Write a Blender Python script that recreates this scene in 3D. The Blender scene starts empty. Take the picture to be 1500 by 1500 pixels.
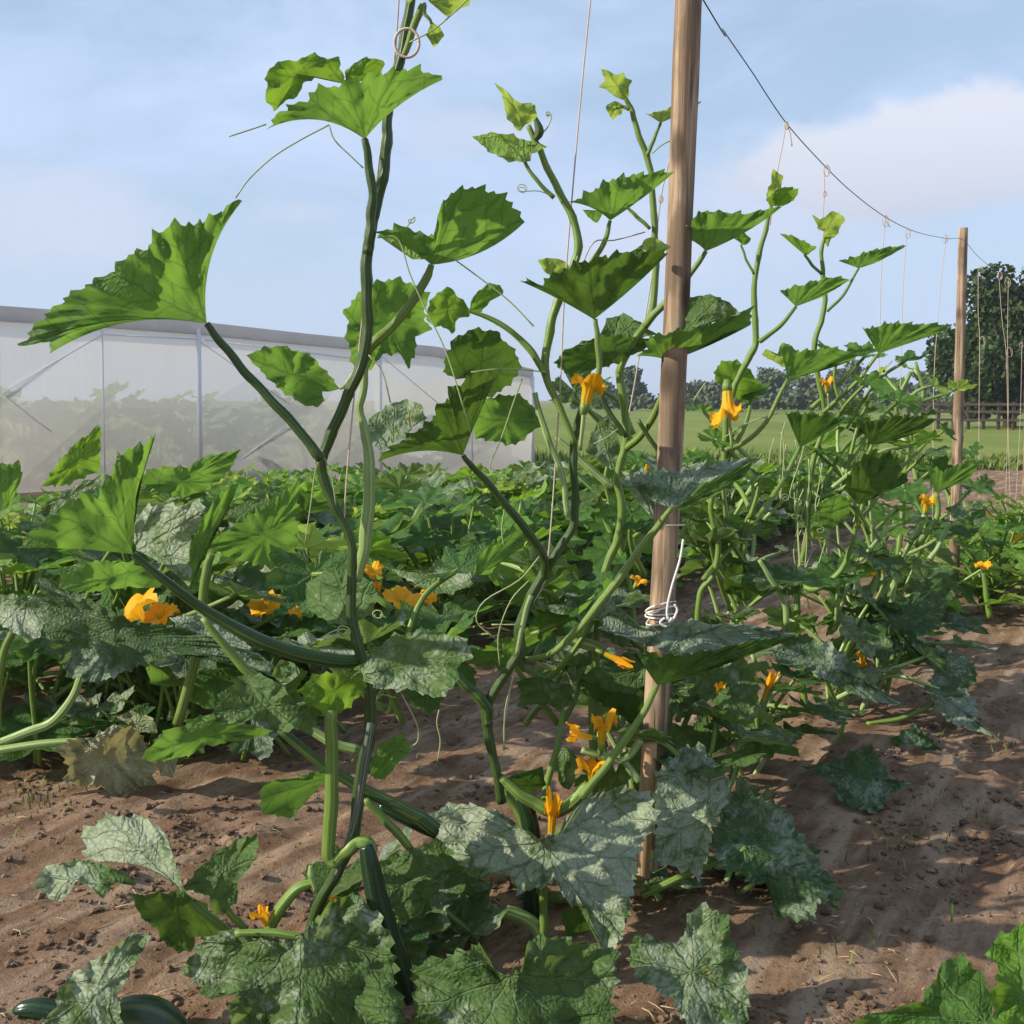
import bpy, bmesh, math, random
import numpy as np
from mathutils import Vector, Matrix, noise as mnoise
R = math.radians
SC = bpy.context.scene
COL = SC.collection
RND = random.Random(7)

# ------------------------------------------------------------------ camera
F, CX, CY, HZ, CAMH = 1608.0, 750.0, 750.0, 585.0, 1.10
PITCH = math.atan((CY - HZ) / F)
cam_d = bpy.data.cameras.new('camera'); cam = bpy.data.objects.new('camera', cam_d); COL.objects.link(cam)
cam.location = (0, 0, CAMH); cam.rotation_euler = (math.pi / 2 - PITCH, 0, 0)
cam_d.sensor_width = 36; cam_d.lens = F / 1500 * 36; cam_d.clip_start = 0.05; cam_d.clip_end = 3000
SC.camera = cam

# ------------------------------------------------------------------ sun, sky, exposure
SUN_EL, SUN_H = R(29), Vector((-0.965, -0.26, 0)).normalized()
to_sun = Vector((SUN_H.x * math.cos(SUN_EL), SUN_H.y * math.cos(SUN_EL), math.sin(SUN_EL)))
sd = bpy.data.lights.new('sun', 'SUN'); sd.energy = 5.0; sd.angle = R(0.6); sd.color = (1.0, 0.915, 0.77)
so = bpy.data.objects.new('sun', sd); COL.objects.link(so); so.rotation_euler = to_sun.to_track_quat('Z', 'Y').to_euler()
SC.view_settings.view_transform = 'Standard'; SC.view_settings.look = 'None'
SC.view_settings.exposure = 0.32; SC.view_settings.gamma = 1.0
SC.cycles.max_bounces = 8; SC.cycles.transparent_max_bounces = 12
SC.cycles.use_denoising = True


class NT:
    """small helper for node trees"""
    def __init__(s, tree):
        s.t = tree; s.n = tree.nodes; s.n.clear()
    def node(s, typ, **kw):
        n = s.n.new(typ)
        for k, v in kw.items(): setattr(n, k, v)
        return n
    def put(s, sock, v):
        if isinstance(v, bpy.types.NodeSocket): s.t.links.new(v, sock)
        elif v is not None:
            if isinstance(v, (tuple, list)) and len(v) == 3 and sock.type == 'RGBA': v = (*v, 1)
            sock.default_value = v
    def m(s, op, a, b=None, c=None, clamp=False):
        n = s.node('ShaderNodeMath', operation=op, use_clamp=clamp)
        for i, v in enumerate((a, b, c)): s.put(n.inputs[i], v)
        return n.outputs[0]
    def ss(s, x, lo, hi):
        n = s.node('ShaderNodeMapRange', interpolation_type='SMOOTHSTEP')
        s.put(n.inputs[0], x); s.put(n.inputs[1], lo); s.put(n.inputs[2], hi); return n.outputs[0]
    def mix(s, f, a, b):
        n = s.node('ShaderNodeMix', data_type='RGBA')
        s.put(n.inputs[0], f); s.put(n.inputs[6], a); s.put(n.inputs[7], b); return n.outputs[2]
    def noise(s, vec, scale, detail=4, rough=.55, dist=0.0, out=0):
        n = s.node('ShaderNodeTexNoise')
        if vec is not None: s.put(n.inputs['Vector'], vec)
        n.inputs['Scale'].default_value = scale; n.inputs['Detail'].default_value = detail
        n.inputs['Roughness'].default_value = rough; n.inputs['Distortion'].default_value = dist
        return n.outputs[out]
    def vor(s, vec, scale, feature='F1', out=0):
        n = s.node('ShaderNodeTexVoronoi', feature=feature)
        s.put(n.inputs['Vector'], vec); n.inputs['Scale'].default_value = scale; return n.outputs[out]
    def vm(s, op, a, b=None, sc=None):
        n = s.node('ShaderNodeVectorMath', operation=op)
        s.put(n.inputs[0], a); s.put(n.inputs[1], b)
        if sc is not None: s.put(n.inputs[3], sc)
        return n.outputs[1] if op in ('DOT_PRODUCT', 'LENGTH', 'DISTANCE') else n.outputs[0]
    def sep(s, v):
        n = s.node('ShaderNodeSeparateXYZ'); s.put(n.inputs[0], v); return n.outputs
    def comb(s, x, y, z):
        n = s.node('ShaderNodeCombineXYZ')
        for i, v in enumerate((x, y, z)): s.put(n.inputs[i], v)
        return n.outputs[0]


def pix_dir(px, py):
    dx, dy = (px - CX) / F, (CY - py) / F
    return Vector((dx, math.cos(PITCH) + dy * math.sin(PITCH), -math.sin(PITCH) + dy * math.cos(PITCH)))

w = bpy.data.worlds.new('World'); SC.world = w; w.use_nodes = True
t = NT(w.node_tree)
sky = t.node('ShaderNodeTexSky', sky_type='NISHITA', sun_disc=False)
sky.sun_elevation = SUN_EL; sky.sun_rotation = math.atan2(SUN_H.x, SUN_H.y) % (2 * math.pi)
sky.air_density = 1.0; sky.dust_density = 1.2; sky.ozone_density = 1.0
d = t.node('ShaderNodeTexCoord').outputs['Generated']
dn = t.vm('NORMALIZE', d)
x, y, z = t.sep(dn)
# thin high cloud veil and soft wisps
sv = t.comb(t.m('DIVIDE', x, t.m('ADD', z, .25)), t.m('DIVIDE', y, t.m('ADD', z, .25)), 0.0)
n1 = t.noise(t.vm('MULTIPLY', dn, (2.2, 2.2, 6.0)), 1.6, 6, .58, .3)
veil = t.m('MULTIPLY', t.ss(n1, .36, .72), .50)
low = t.m('MULTIPLY', t.ss(z, .30, .0), .52)
# cumulus bank to the right of the posts and a low one to the left
def bank(px, py, wx, wz):
    c = pix_dir(px, py).normalized()
    q = t.vm('SUBTRACT', dn, tuple(c))
    qx, qy, qz = t.sep(q)
    return t.m('ADD', t.m('POWER', t.m('DIVIDE', qx, wx), 2.0), t.m('POWER', t.m('DIVIDE', qz, wz), 2.0))
n2 = t.noise(t.vm('MULTIPLY', dn, (1, 1, 1.4)), 9.0, 7, .56, .25)
def puff(px, py, wx, wz, k=2.1):
    b = t.m('SUBTRACT', 1.0, bank(px, py, wx, wz))
    return t.m('ADD', b, t.m('MULTIPLY', t.m('SUBTRACT', n2, .5), k))
b1 = t.ss(puff(1415, 225, .20, .058, 2.3), .05, .55)
b2 = t.ss(puff(1080, 330, .20, .06, 2.6), .1, 1.3)
b3 = t.ss(puff(60, 330, .17, .055, 2.4), .0, 1.2)
b4 = t.ss(puff(620, 190, .14, .03, 2.6), .2, 1.3)
b5 = t.ss(puff(420, 310, .05, .018, 2.6), .2, 1.3)
def mx(a, b): return t.m('MAXIMUM', a, b)
c_hi = t.mix(t.ss(z, .06, .27), (3.5, 4.0, 5.3), (6.1, 6.3, 7.0))
base = t.mix(1.0, sky.outputs[0], (1, 1, 1))
bb = t.node('ShaderNodeMix', data_type='RGBA', blend_type='MULTIPLY')
t.put(bb.inputs[0], 1.0); t.put(bb.inputs[6], sky.outputs[0]); t.put(bb.inputs[7], (1.05, 1.12, 1.10))
c1 = t.mix(t.m('ADD', veil, .47), bb.outputs[2], (4.5, 5.55, 7.5))
c2 = t.mix(low, c1, (3.9, 4.7, 6.4))
c3 = t.mix(t.m('MULTIPLY', mx(mx(b2, b3), mx(b4, b5)), .62), c2, (5.2, 5.5, 6.7))
c4 = t.mix(t.m('MULTIPLY', b1, .88), c3, c_hi)
bg = t.node('ShaderNodeBackground'); t.put(bg.inputs[0], c4); bg.inputs[1].default_value = 0.11
out = t.node('ShaderNodeOutputWorld'); t.t.links.new(bg.outputs[0], out.inputs[0])

# ------------------------------------------------------------------ helpers
def P(px, py, Y):
    v = pix_dir(px, py); return Vector((0, 0, CAMH)) + v * (Y / v.y)
def G(px, py):
    v = pix_dir(px, py); return v * (CAMH / -v.z) + Vector((0, 0, CAMH))
ROW_S, ROW_C = .59, 1.169
def row_y(px): return ROW_C / (ROW_S - (px - CX) / F)

def mat(name):
    m = bpy.data.materials.new(name); m.use_nodes = True; return m, NT(m.node_tree)
def finish(t, shader, disp=None):
    o = t.node('ShaderNodeOutputMaterial'); t.t.links.new(shader, o.inputs[0])
def bsdf(t, col, rough=.6, spec=.3, normal=None, **kw):
    b = t.node('ShaderNodeBsdfPrincipled')
    t.put(b.inputs['Base Color'], col); t.put(b.inputs['Roughness'], rough); t.put(b.inputs['Specular IOR Level'], spec)
    if normal is not None: t.put(b.inputs['Normal'], normal)
    for k, v in kw.items(): t.put(b.inputs[k], v)
    return b.outputs[0]
def bump(t, h, strength=.3, dist=.01):
    b = t.node('ShaderNodeBump'); t.put(b.inputs['Height'], h); b.inputs['Strength'].default_value = strength
    b.inputs['Distance'].default_value = dist; return b.outputs[0]

def tag(o, label, cat, group=None, kind=None):
    if label: o['label'] = label
    if cat: o['category'] = cat
    if group: o['group'] = group
    if kind: o['kind'] = kind
    return o
def empty(name, loc, label=None, cat=None, group=None):
    o = bpy.data.objects.new(name, None); COL.objects.link(o); o.location = loc; o.empty_display_size = .1
    return tag(o, label, cat, group)
def place(o, parent):
    COL.objects.link(o)
    if parent is not None:
        o.parent = parent
        o.matrix_parent_inverse = world_of(parent).inverted()
    return o
def world_of(o):
    if o.parent is None: return o.matrix_basis.copy()
    return world_of(o.parent) @ o.matrix_parent_inverse @ o.matrix_basis
def mesh_obj(name, verts, faces, m, parent=None, uvs=None, smooth=True):
    me = bpy.data.meshes.new(name); me.from_pydata([tuple(v) for v in verts], [], faces)
    if uvs is not None:
        l = me.uv_layers.new(name='UVMap'); vi = np.zeros(len(me.loops), int); me.loops.foreach_get('vertex_index', vi)
        l.data.foreach_set('uv', np.asarray(uvs, float)[vi].ravel())
    if smooth: me.polygons.foreach_set('use_smooth', [True] * len(me.polygons))
    if m: me.materials.append(m)
    me.update()
    return place(bpy.data.objects.new(name, me), parent)

def catmull(pts, k):
    pts = [np.array(p, float) for p in pts]
    if len(pts) == 2: return [pts[0] + (pts[1] - pts[0]) * i / k for i in range(k + 1)]
    q = [2 * pts[0] - pts[1]] + pts + [2 * pts[-1] - pts[-2]]; o = []
    for i in range(1, len(q) - 2):
        for j in range(k):
            u = j / k; a, b, c, d = q[i - 1:i + 3]
            o.append(.5 * (2 * b + (c - a) * u + (2 * a - 5 * b + 4 * c - d) * u * u + (3 * b - a - 3 * c + d) * u ** 3))
    o.append(pts[-1]); return o

class MB:
    def __init__(s): s.v = []; s.f = []; s.uv = []
    def tube(s, pts, sides=8, ribs=0.0, cap=True, nr=5):
        """pts: rows of x, y, z, r in world space"""
        n = len(pts); p = [Vector(a[:3]) for a in pts]; base = len(s.v); L = 0
        tan = [(p[min(i + 1, n - 1)] - p[max(i - 1, 0)]).normalized() for i in range(n)]
        up = tan[0].orthogonal().normalized()
        for i in range(n):
            up = (up - tan[i] * up.dot(tan[i])).normalized(); sd = tan[i].cross(up)
            if i: L += (p[i] - p[i - 1]).length
            for j in range(sides):
                a = 2 * math.pi * j / sides; r = pts[i][3] * (1 + ribs * math.cos(a * nr))
                s.v.append(p[i] + up * (r * math.cos(a)) + sd * (r * math.sin(a)))
                s.uv.append((j / sides, L * 10))
        for i in range(n - 1):
            for j in range(sides):
                a = base + i * sides + j; b = base + i * sides + (j + 1) % sides
                s.f.append((a, b, b + sides, a + sides))
        if cap:
            s.f.append(tuple(base + j for j in reversed(range(sides))))
            s.f.append(tuple(base + (n - 1) * sides + j for j in range(sides)))
        return s
    def box(s, c, sx, sy, sz, rz=0, M=None):
        base = len(s.v); M = M or (Matrix.Translation(c) @ Matrix.Rotation(rz, 4, 'Z'))
        for X in (-1, 1):
            for Y in (-1, 1):
                for Z in (-1, 1):
                    s.v.append(M @ Vector((X * sx / 2, Y * sy / 2, Z * sz / 2))); s.uv.append((0, 0))
        for f in ((0, 1, 3, 2), (4, 6, 7, 5), (0, 4, 5, 1), (2, 3, 7, 6), (0, 2, 6, 4), (1, 5, 7, 3)):
            s.f.append(tuple(base + i for i in f))
        return s
    def add(s, v, f, uv):
        b = len(s.v); s.v += list(v); s.uv += list(uv); s.f += [tuple(i + b for i in q) for q in f]; return s
    def build(s, name, m, parent=None, smooth=True): return mesh_obj(name, s.v, s.f, m, parent, s.uv, smooth)

# ------------------------------------------------------------------ materials
def leaf_mat(name, dark, light, under, mild=.5, mcol=(.54, .59, .45), yellow=0.0, trans=.38, ycol=(.45, .40, .06)):
    m, t = mat(name)
    uv = t.node('ShaderNodeUVMap').outputs[0]
    rnd = t.node('ShaderNodeObjectInfo').outputs['Random']
    off = t.comb(t.m('MULTIPLY', rnd, 37.0), t.m('MULTIPLY', rnd, 71.0), 0.0)
    wob = t.vm('SCALE', t.vm('SUBTRACT', t.noise(uv, 16, 3, .5, 0, 1), (.5, .5, .5)), None, .034)
    q = t.vm('ADD', uv, wob); x, y, _ = t.sep(q)
    r = t.m('SQRT', t.m('ADD', t.m('MULTIPLY', x, x), t.m('MULTIPLY', y, y)))
    a = t.m('DIVIDE', t.m('ARCTAN2', x, y), .70)
    da = t.m('MULTIPLY', t.m('SUBTRACT', a, t.m('ROUND', a)), .70)
    perp = t.m('MULTIPLY', r, t.m('ABSOLUTE', t.m('SINE', da))); al = t.m('MULTIPLY', r, t.m('COSINE', da))
    main = t.ss(perp, .0032, .0008)
    f = t.m('ABSOLUTE', t.m('SUBTRACT', t.m('FRACT', t.m('MULTIPLY', t.m('SUBTRACT', al, t.m('MULTIPLY', perp, .85)), 25.0)), .5))
    sec = t.ss(f, .075, .02)
    net = t.vor(t.vm('ADD', uv, off), 95, 'DISTANCE_TO_EDGE')
    netl = t.ss(net, .10, .02)
    vein = t.m('MAXIMUM', main, t.m('MULTIPLY', sec, .75))
    uo = t.vm('ADD', uv, off)
    blot = t.noise(uo, 22, 4, .55)
    base = t.mix(t.ss(blot, .3, .7), dark, light)
    base = t.mix(t.m('MULTIPLY', rnd, .35), base, light)
    base = t.mix(t.m('MULTIPLY', main, .45), base, (.17, .27, .11))
    # powdery mildew between the veins
    big = t.noise(uo, 8, 4, .6, .6); fine = t.noise(uo, 60, 5, .7, .7)
    sk = t.noise(t.comb(t.m('MULTIPLY', t.m('SUBTRACT', al, t.m('MULTIPLY', perp, .85)), 120.0), t.m('MULTIPLY', perp, 26.0), t.m('ADD', t.m('ROUND', a), t.m('MULTIPLY', rnd, 50.0))), 1.0, 4, .65, .9)
    ms = t.m('ADD', t.m('ADD', t.m('MULTIPLY', big, .70), t.m('MULTIPLY', fine, .55)), t.m('MULTIPLY', sk, .22))
    ms = t.m('ADD', ms, t.m('MULTIPLY', t.m('SUBTRACT', rnd, .5), .26))
    lo = 1.02 - .5 * mild
    mk = t.ss(ms, lo, lo + .22)
    mk = t.m('MULTIPLY', mk, t.m('SUBTRACT', 1.0, t.m('MULTIPLY', t.m('MAXIMUM', t.m('MULTIPLY', vein, .38), t.m('MULTIPLY', netl, .25)), 1.0)))
    top = t.mix(t.m('MULTIPLY', mk, min(.72, .35 + .45 * mild)), base, mcol)
    if mild > .5:
        nk = t.ss(t.noise(uo, 26, 5, .6, .4), .68, .74)
        top = t.mix(t.m('MULTIPLY', nk, .75), top, (.30, .24, .07))
    if yellow > 0:
        yk = t.ss(t.noise(uo, 14, 4, .6, .5), .66 - .4 * yellow, .80 - .4 * yellow)
        top = t.mix(t.m('MULTIPLY', yk, .8), top, ycol)
        under = tuple(u * (1 - .5 * yellow) + c * .5 * yellow for u, c in zip(under, ycol))
    ud = tuple(c * .72 for c in under)
    und = t.mix(t.ss(blot, .3, .75), ud, under)
    und = t.mix(t.m('MULTIPLY', vein, .45), und, tuple(min(1, c * 1.5 + .03) for c in under))
    und = t.mix(t.m('MULTIPLY', netl, .18), und, tuple(c * .6 for c in under))
    back = t.node('ShaderNodeNewGeometry').outputs['Backfacing']
    col = t.mix(back, top, und)
    h = t.m('SUBTRACT', t.m('MULTIPLY', t.m('MINIMUM', net, .35), 1.2), t.m('MULTIPLY', vein, 1.1))
    nrm = bump(t, t.m('ADD', h, t.m('MULTIPLY', fine, .3)), .75, .007)
    s = bsdf(t, col, .58, .28, nrm)
    tr = t.node('ShaderNodeBsdfTranslucent')
    tc = t.mix(t.m('MULTIPLY', mk, .5), tuple(min(1, c * k) for c, k in zip(light, (2.5, 1.95, 1.3))), (.34, .42, .22))
    tc = t.mix(t.m('MULTIPLY', vein, .5), tc, tuple(c * .6 for c in light))
    t.put(tr.inputs[0], tc)
    mx_ = t.node('ShaderNodeMixShader'); mx_.inputs[0].default_value = trans
    t.t.links.new(s, mx_.inputs[1]); t.t.links.new(tr.outputs[0], mx_.inputs[2])
    finish(t, mx_.outputs[0]); return m

LM = {
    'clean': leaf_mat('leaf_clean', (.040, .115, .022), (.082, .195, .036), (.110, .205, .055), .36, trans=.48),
    'young': leaf_mat('leaf_young', (.13, .25, .04), (.22, .36, .075), (.20, .33, .08), .35, trans=.42),
    'mild': leaf_mat('leaf_mildew', (.040, .095, .024), (.082, .16, .038), (.085, .175, .05), .62, yellow=.10),
    'white': leaf_mat('leaf_mildew_heavy', (.046, .105, .028), (.092, .165, .042), (.10, .18, .045), .70),
    'blue': leaf_mat('leaf_bluish', (.032, .080, .028), (.062, .128, .040), (.07, .15, .045), .80, (.42, .49, .39)),
    'old': leaf_mat('leaf_yellowed', (.14, .16, .07), (.21, .24, .12), (.44, .46, .28), .55, (.50, .48, .36), .15, .18, (.40, .36, .20)),
    'bright': leaf_mat('leaf_bright', (.055, .15, .020), (.12, .26, .030), (.12, .25, .05), .12, trans=.40),
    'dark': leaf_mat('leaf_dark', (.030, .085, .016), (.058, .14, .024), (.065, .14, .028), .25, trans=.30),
}

def stem_mat(name, a, b, rough=.42):
    m, t = mat(name)
    uv = t.node('ShaderNodeUVMap').outputs[0]; x, y, _ = t.sep(uv)
    st = t.ss(t.m('ABSOLUTE', t.m('SUBTRACT', t.m('FRACT', t.m('MULTIPLY', x, 7.0)), .5)), .05, .28)
    n = t.noise(t.vm('MULTIPLY', uv, (6, 1.2, 1)), 2.5, 4)
    col = t.mix(st, b, a); col = t.mix(t.m('MULTIPLY', t.ss(n, .5, .75), .4), col, b)
    spk = t.ss(t.noise(t.vm('MULTIPLY', uv, (30, 12, 1)), 3.0, 2), .62, .72)
    col = t.mix(t.m('MULTIPLY', spk, .25), col, (.45, .5, .35))
    nr = bump(t, t.m('ADD', t.m('MULTIPLY', st, .6), t.m('MULTIPLY', n, .5)), .35, .003)
    finish(t, bsdf(t, col, rough, .35, nr, **{'Subsurface Weight': .08, 'Subsurface Radius': (.005, .008, .002)})); return m
SM = {
    'dark': stem_mat('stem_dark', (.028, .060, .011), (.066, .115, .025)),
    'green': stem_mat('stem_green', (.115, .195, .030), (.20, .28, .065)),
    'pale': stem_mat('stem_pale', (.19, .30, .08), (.34, .42, .19)),
    'wood': stem_mat('stem_woody', (.055, .075, .045), (.22, .23, .18), .6),
    'tendril': stem_mat('tendril_green', (.30, .38, .14), (.40, .46, .22)),
    'fruit': stem_mat('fruit_skin', (.010, .028, .012), (.022, .055, .022), .22),
    'marrow': stem_mat('marrow_skin', (.030, .060, .028), (.09, .12, .055), .3),
}

def flower_mat():
    m, t = mat('petal_orange')
    uv = t.node('ShaderNodeUVMap').outputs[0]; x, y, _ = t.sep(uv)
    rib = t.ss(t.m('ABSOLUTE', t.m('SUBTRACT', t.m('FRACT', t.m('MULTIPLY', x, 5.0)), .5)), .12, .02)
    n = t.noise(t.vm('MULTIPLY', uv, (20, 3, 1)), 3, 3)
    c = t.mix(t.ss(t.m('ADD', y, t.m('MULTIPLY', n, .3)), .25, .75), (.72, .52, .035), (.90, .43, .012))
    c = t.mix(t.m('MULTIPLY', rib, t.ss(y, 1.0, .2)), c, (.35, .38, .04))
    s = bsdf(t, c, .5, .2, bump(t, n, .4, .004)); tr = t.node('ShaderNodeBsdfTranslucent'); t.put(tr.inputs[0], t.mix(.3, c, (.9, .5, .02)))
    k = t.node('ShaderNodeMixShader'); k.inputs[0].default_value = .35
    t.t.links.new(s, k.inputs[1]); t.t.links.new(tr.outputs[0], k.inputs[2]); finish(t, k.outputs[0]); return m
FLM = flower_mat()

def wood_mat(name, a, b, c):
    m, t = mat(name)
    g = t.node('ShaderNodeTexCoord').outputs['Object']
    n = t.noise(t.vm('MULTIPLY', g, (22, 22, 1.1)), 3.0, 6, .6, .4)
    n2 = t.noise(t.vm('MULTIPLY', g, (3, 3, 1.6)), 2.2, 4, .55, .2)
    crack = t.ss(t.noise(t.vm('MULTIPLY', g, (40, 40, .7)), 2.5, 3, .5), .62, .70)
    knot = t.ss(t.vor(t.vm('MULTIPLY', g, (11, 11, 5.0)), 1.0), .30, .10)
    col = t.mix(t.ss(n, .3, .72), a, b); col = t.mix(t.m('MULTIPLY', t.ss(n2, .48, .62), .8), col, c)
    col = t.mix(t.m('MULTIPLY', crack, .65), col, tuple(v * .3 for v in a)); col = t.mix(t.m('MULTIPLY', knot, .8), col, tuple(v * .35 for v in a))
    finish(t, bsdf(t, col, .78, .2, bump(t, t.m('SUBTRACT', t.m('ADD', n, t.m('MULTIPLY', n2, .6)), t.m('MULTIPLY', crack, 1.0)), .6, .004))); return m
M_POST = wood_mat('post_wood', (.13, .085, .054), (.50, .365, .245), (.15, .105, .070))
M_STAKE = wood_mat('stake_wood', (.40, .24, .12), (.50, .34, .20), (.34, .19, .09))

def plain(name, col, rough=.7, spec=.2, ns=40, var=.35, metal=0.0):
    m, t = mat(name); g = t.node('ShaderNodeTexCoord').outputs['Object']
    n = t.noise(g, ns, 4)
    c = t.mix(n, tuple(v * (1 - var) for v in col), tuple(min(1, v * (1 + var)) for v in col))
    finish(t, bsdf(t, c, rough, spec, bump(t, n, .3, .003), Metallic=metal)); return m
M_TWINE = plain('twine', (.52, .42, .33), .9, .1, 300)
M_CORD = plain('white_cord', (.72, .68, .64), .8, .1, 300, .15)
M_WIRE = plain('wire_steel', (.10, .11, .13), .5, .4, 50, .2, .3)
M_METAL = plain('galvanised', (.42, .44, .47), .5, .4, 8, .15)
M_BARK = plain('bark', (.10, .075, .055), .9, .1, 8)
M_FENCE = plain('weathered_rail', (.060, .048, .040), .9, .1, 6)

# ------------------------------------------------------------------ plant builders
def fb(v, s, seed=0.0): return mnoise.fractal(Vector((v[0] * s + seed, v[1] * s - seed, seed * .7)), 1.0, 2.0, 4)

THIN = {}
def tubep(root, name, pts, Y, m, sides=9, ribs=.07, k=6):
    """a stem through pixel points (px, py, radius px[, distance]); each gets its own distance from the camera"""
    th = 1.0
    if name in ('stem', 'petiole', 'side_shoot', 'flower_stalk') and root is not None:
        th = THIN.get(root.name, THIN.get(root.parent.name if root.parent else '', 1.0))
    n = len(pts); rows = []
    Ya, Yb = Y if isinstance(Y, tuple) else (Y, Y)
    for i, p in enumerate(pts):
        yy = p[3] if len(p) > 3 else Ya + (Yb - Ya) * i / max(1, n - 1)
        rows.append((p[0], p[1], p[2], yy))
    out = []; live = name in ('stem', 'petiole', 'fruit_stalk', 'side_shoot', 'flower_stalk'); sd_ = rows[0][0] * .37 + rows[0][1] * .11
    for i, c in enumerate(catmull(rows, k)):
        q = P(c[0], c[1], c[3])
        if live:
            c = c.copy(); c[2] *= 1 + .13 * mnoise.noise(Vector((i * .31, sd_, 0))) + (.09 if name == 'stem' and i % k == 0 else 0)
            q += Vector((mnoise.noise(Vector((i * .23, sd_, 5))), mnoise.noise(Vector((i * .23, sd_, 9))), mnoise.noise(Vector((i * .2, sd_, 13))) * .5)) * (.0035 if 0 < i else 0)
        out.append((q.x, q.y, q.z, max(.0004, c[2] * c[3] / F * th)))
    mb = MB().tube(out, sides, ribs * (1.3 if live else 1))
    if live and Yb < 2.75 and root is not None:      # short bristles
        rr = random.Random(int(sd_ * 100))
        for i in range(len(out) - 1):
            a, b = Vector(out[i][:3]), Vector(out[i + 1][:3]); ax = (b - a)
            if ax.length < 1e-5: continue
            for _ in range(int(ax.length * 700)):
                p = a + ax * rr.random(); d = ax.orthogonal().normalized(); d = Matrix.Rotation(rr.uniform(0, 6.28), 3, ax.normalized()) @ d; o = p + d * out[i][3]
                w_ = ax.normalized() * .00028; mb.add([o - w_, o + w_, o + d * rr.uniform(.0012, .0032)], [(0, 1, 2)], [(.0714, 0)] * 3)
    return mb.build(name, SM[m] if isinstance(m, str) else m, root)

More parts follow.
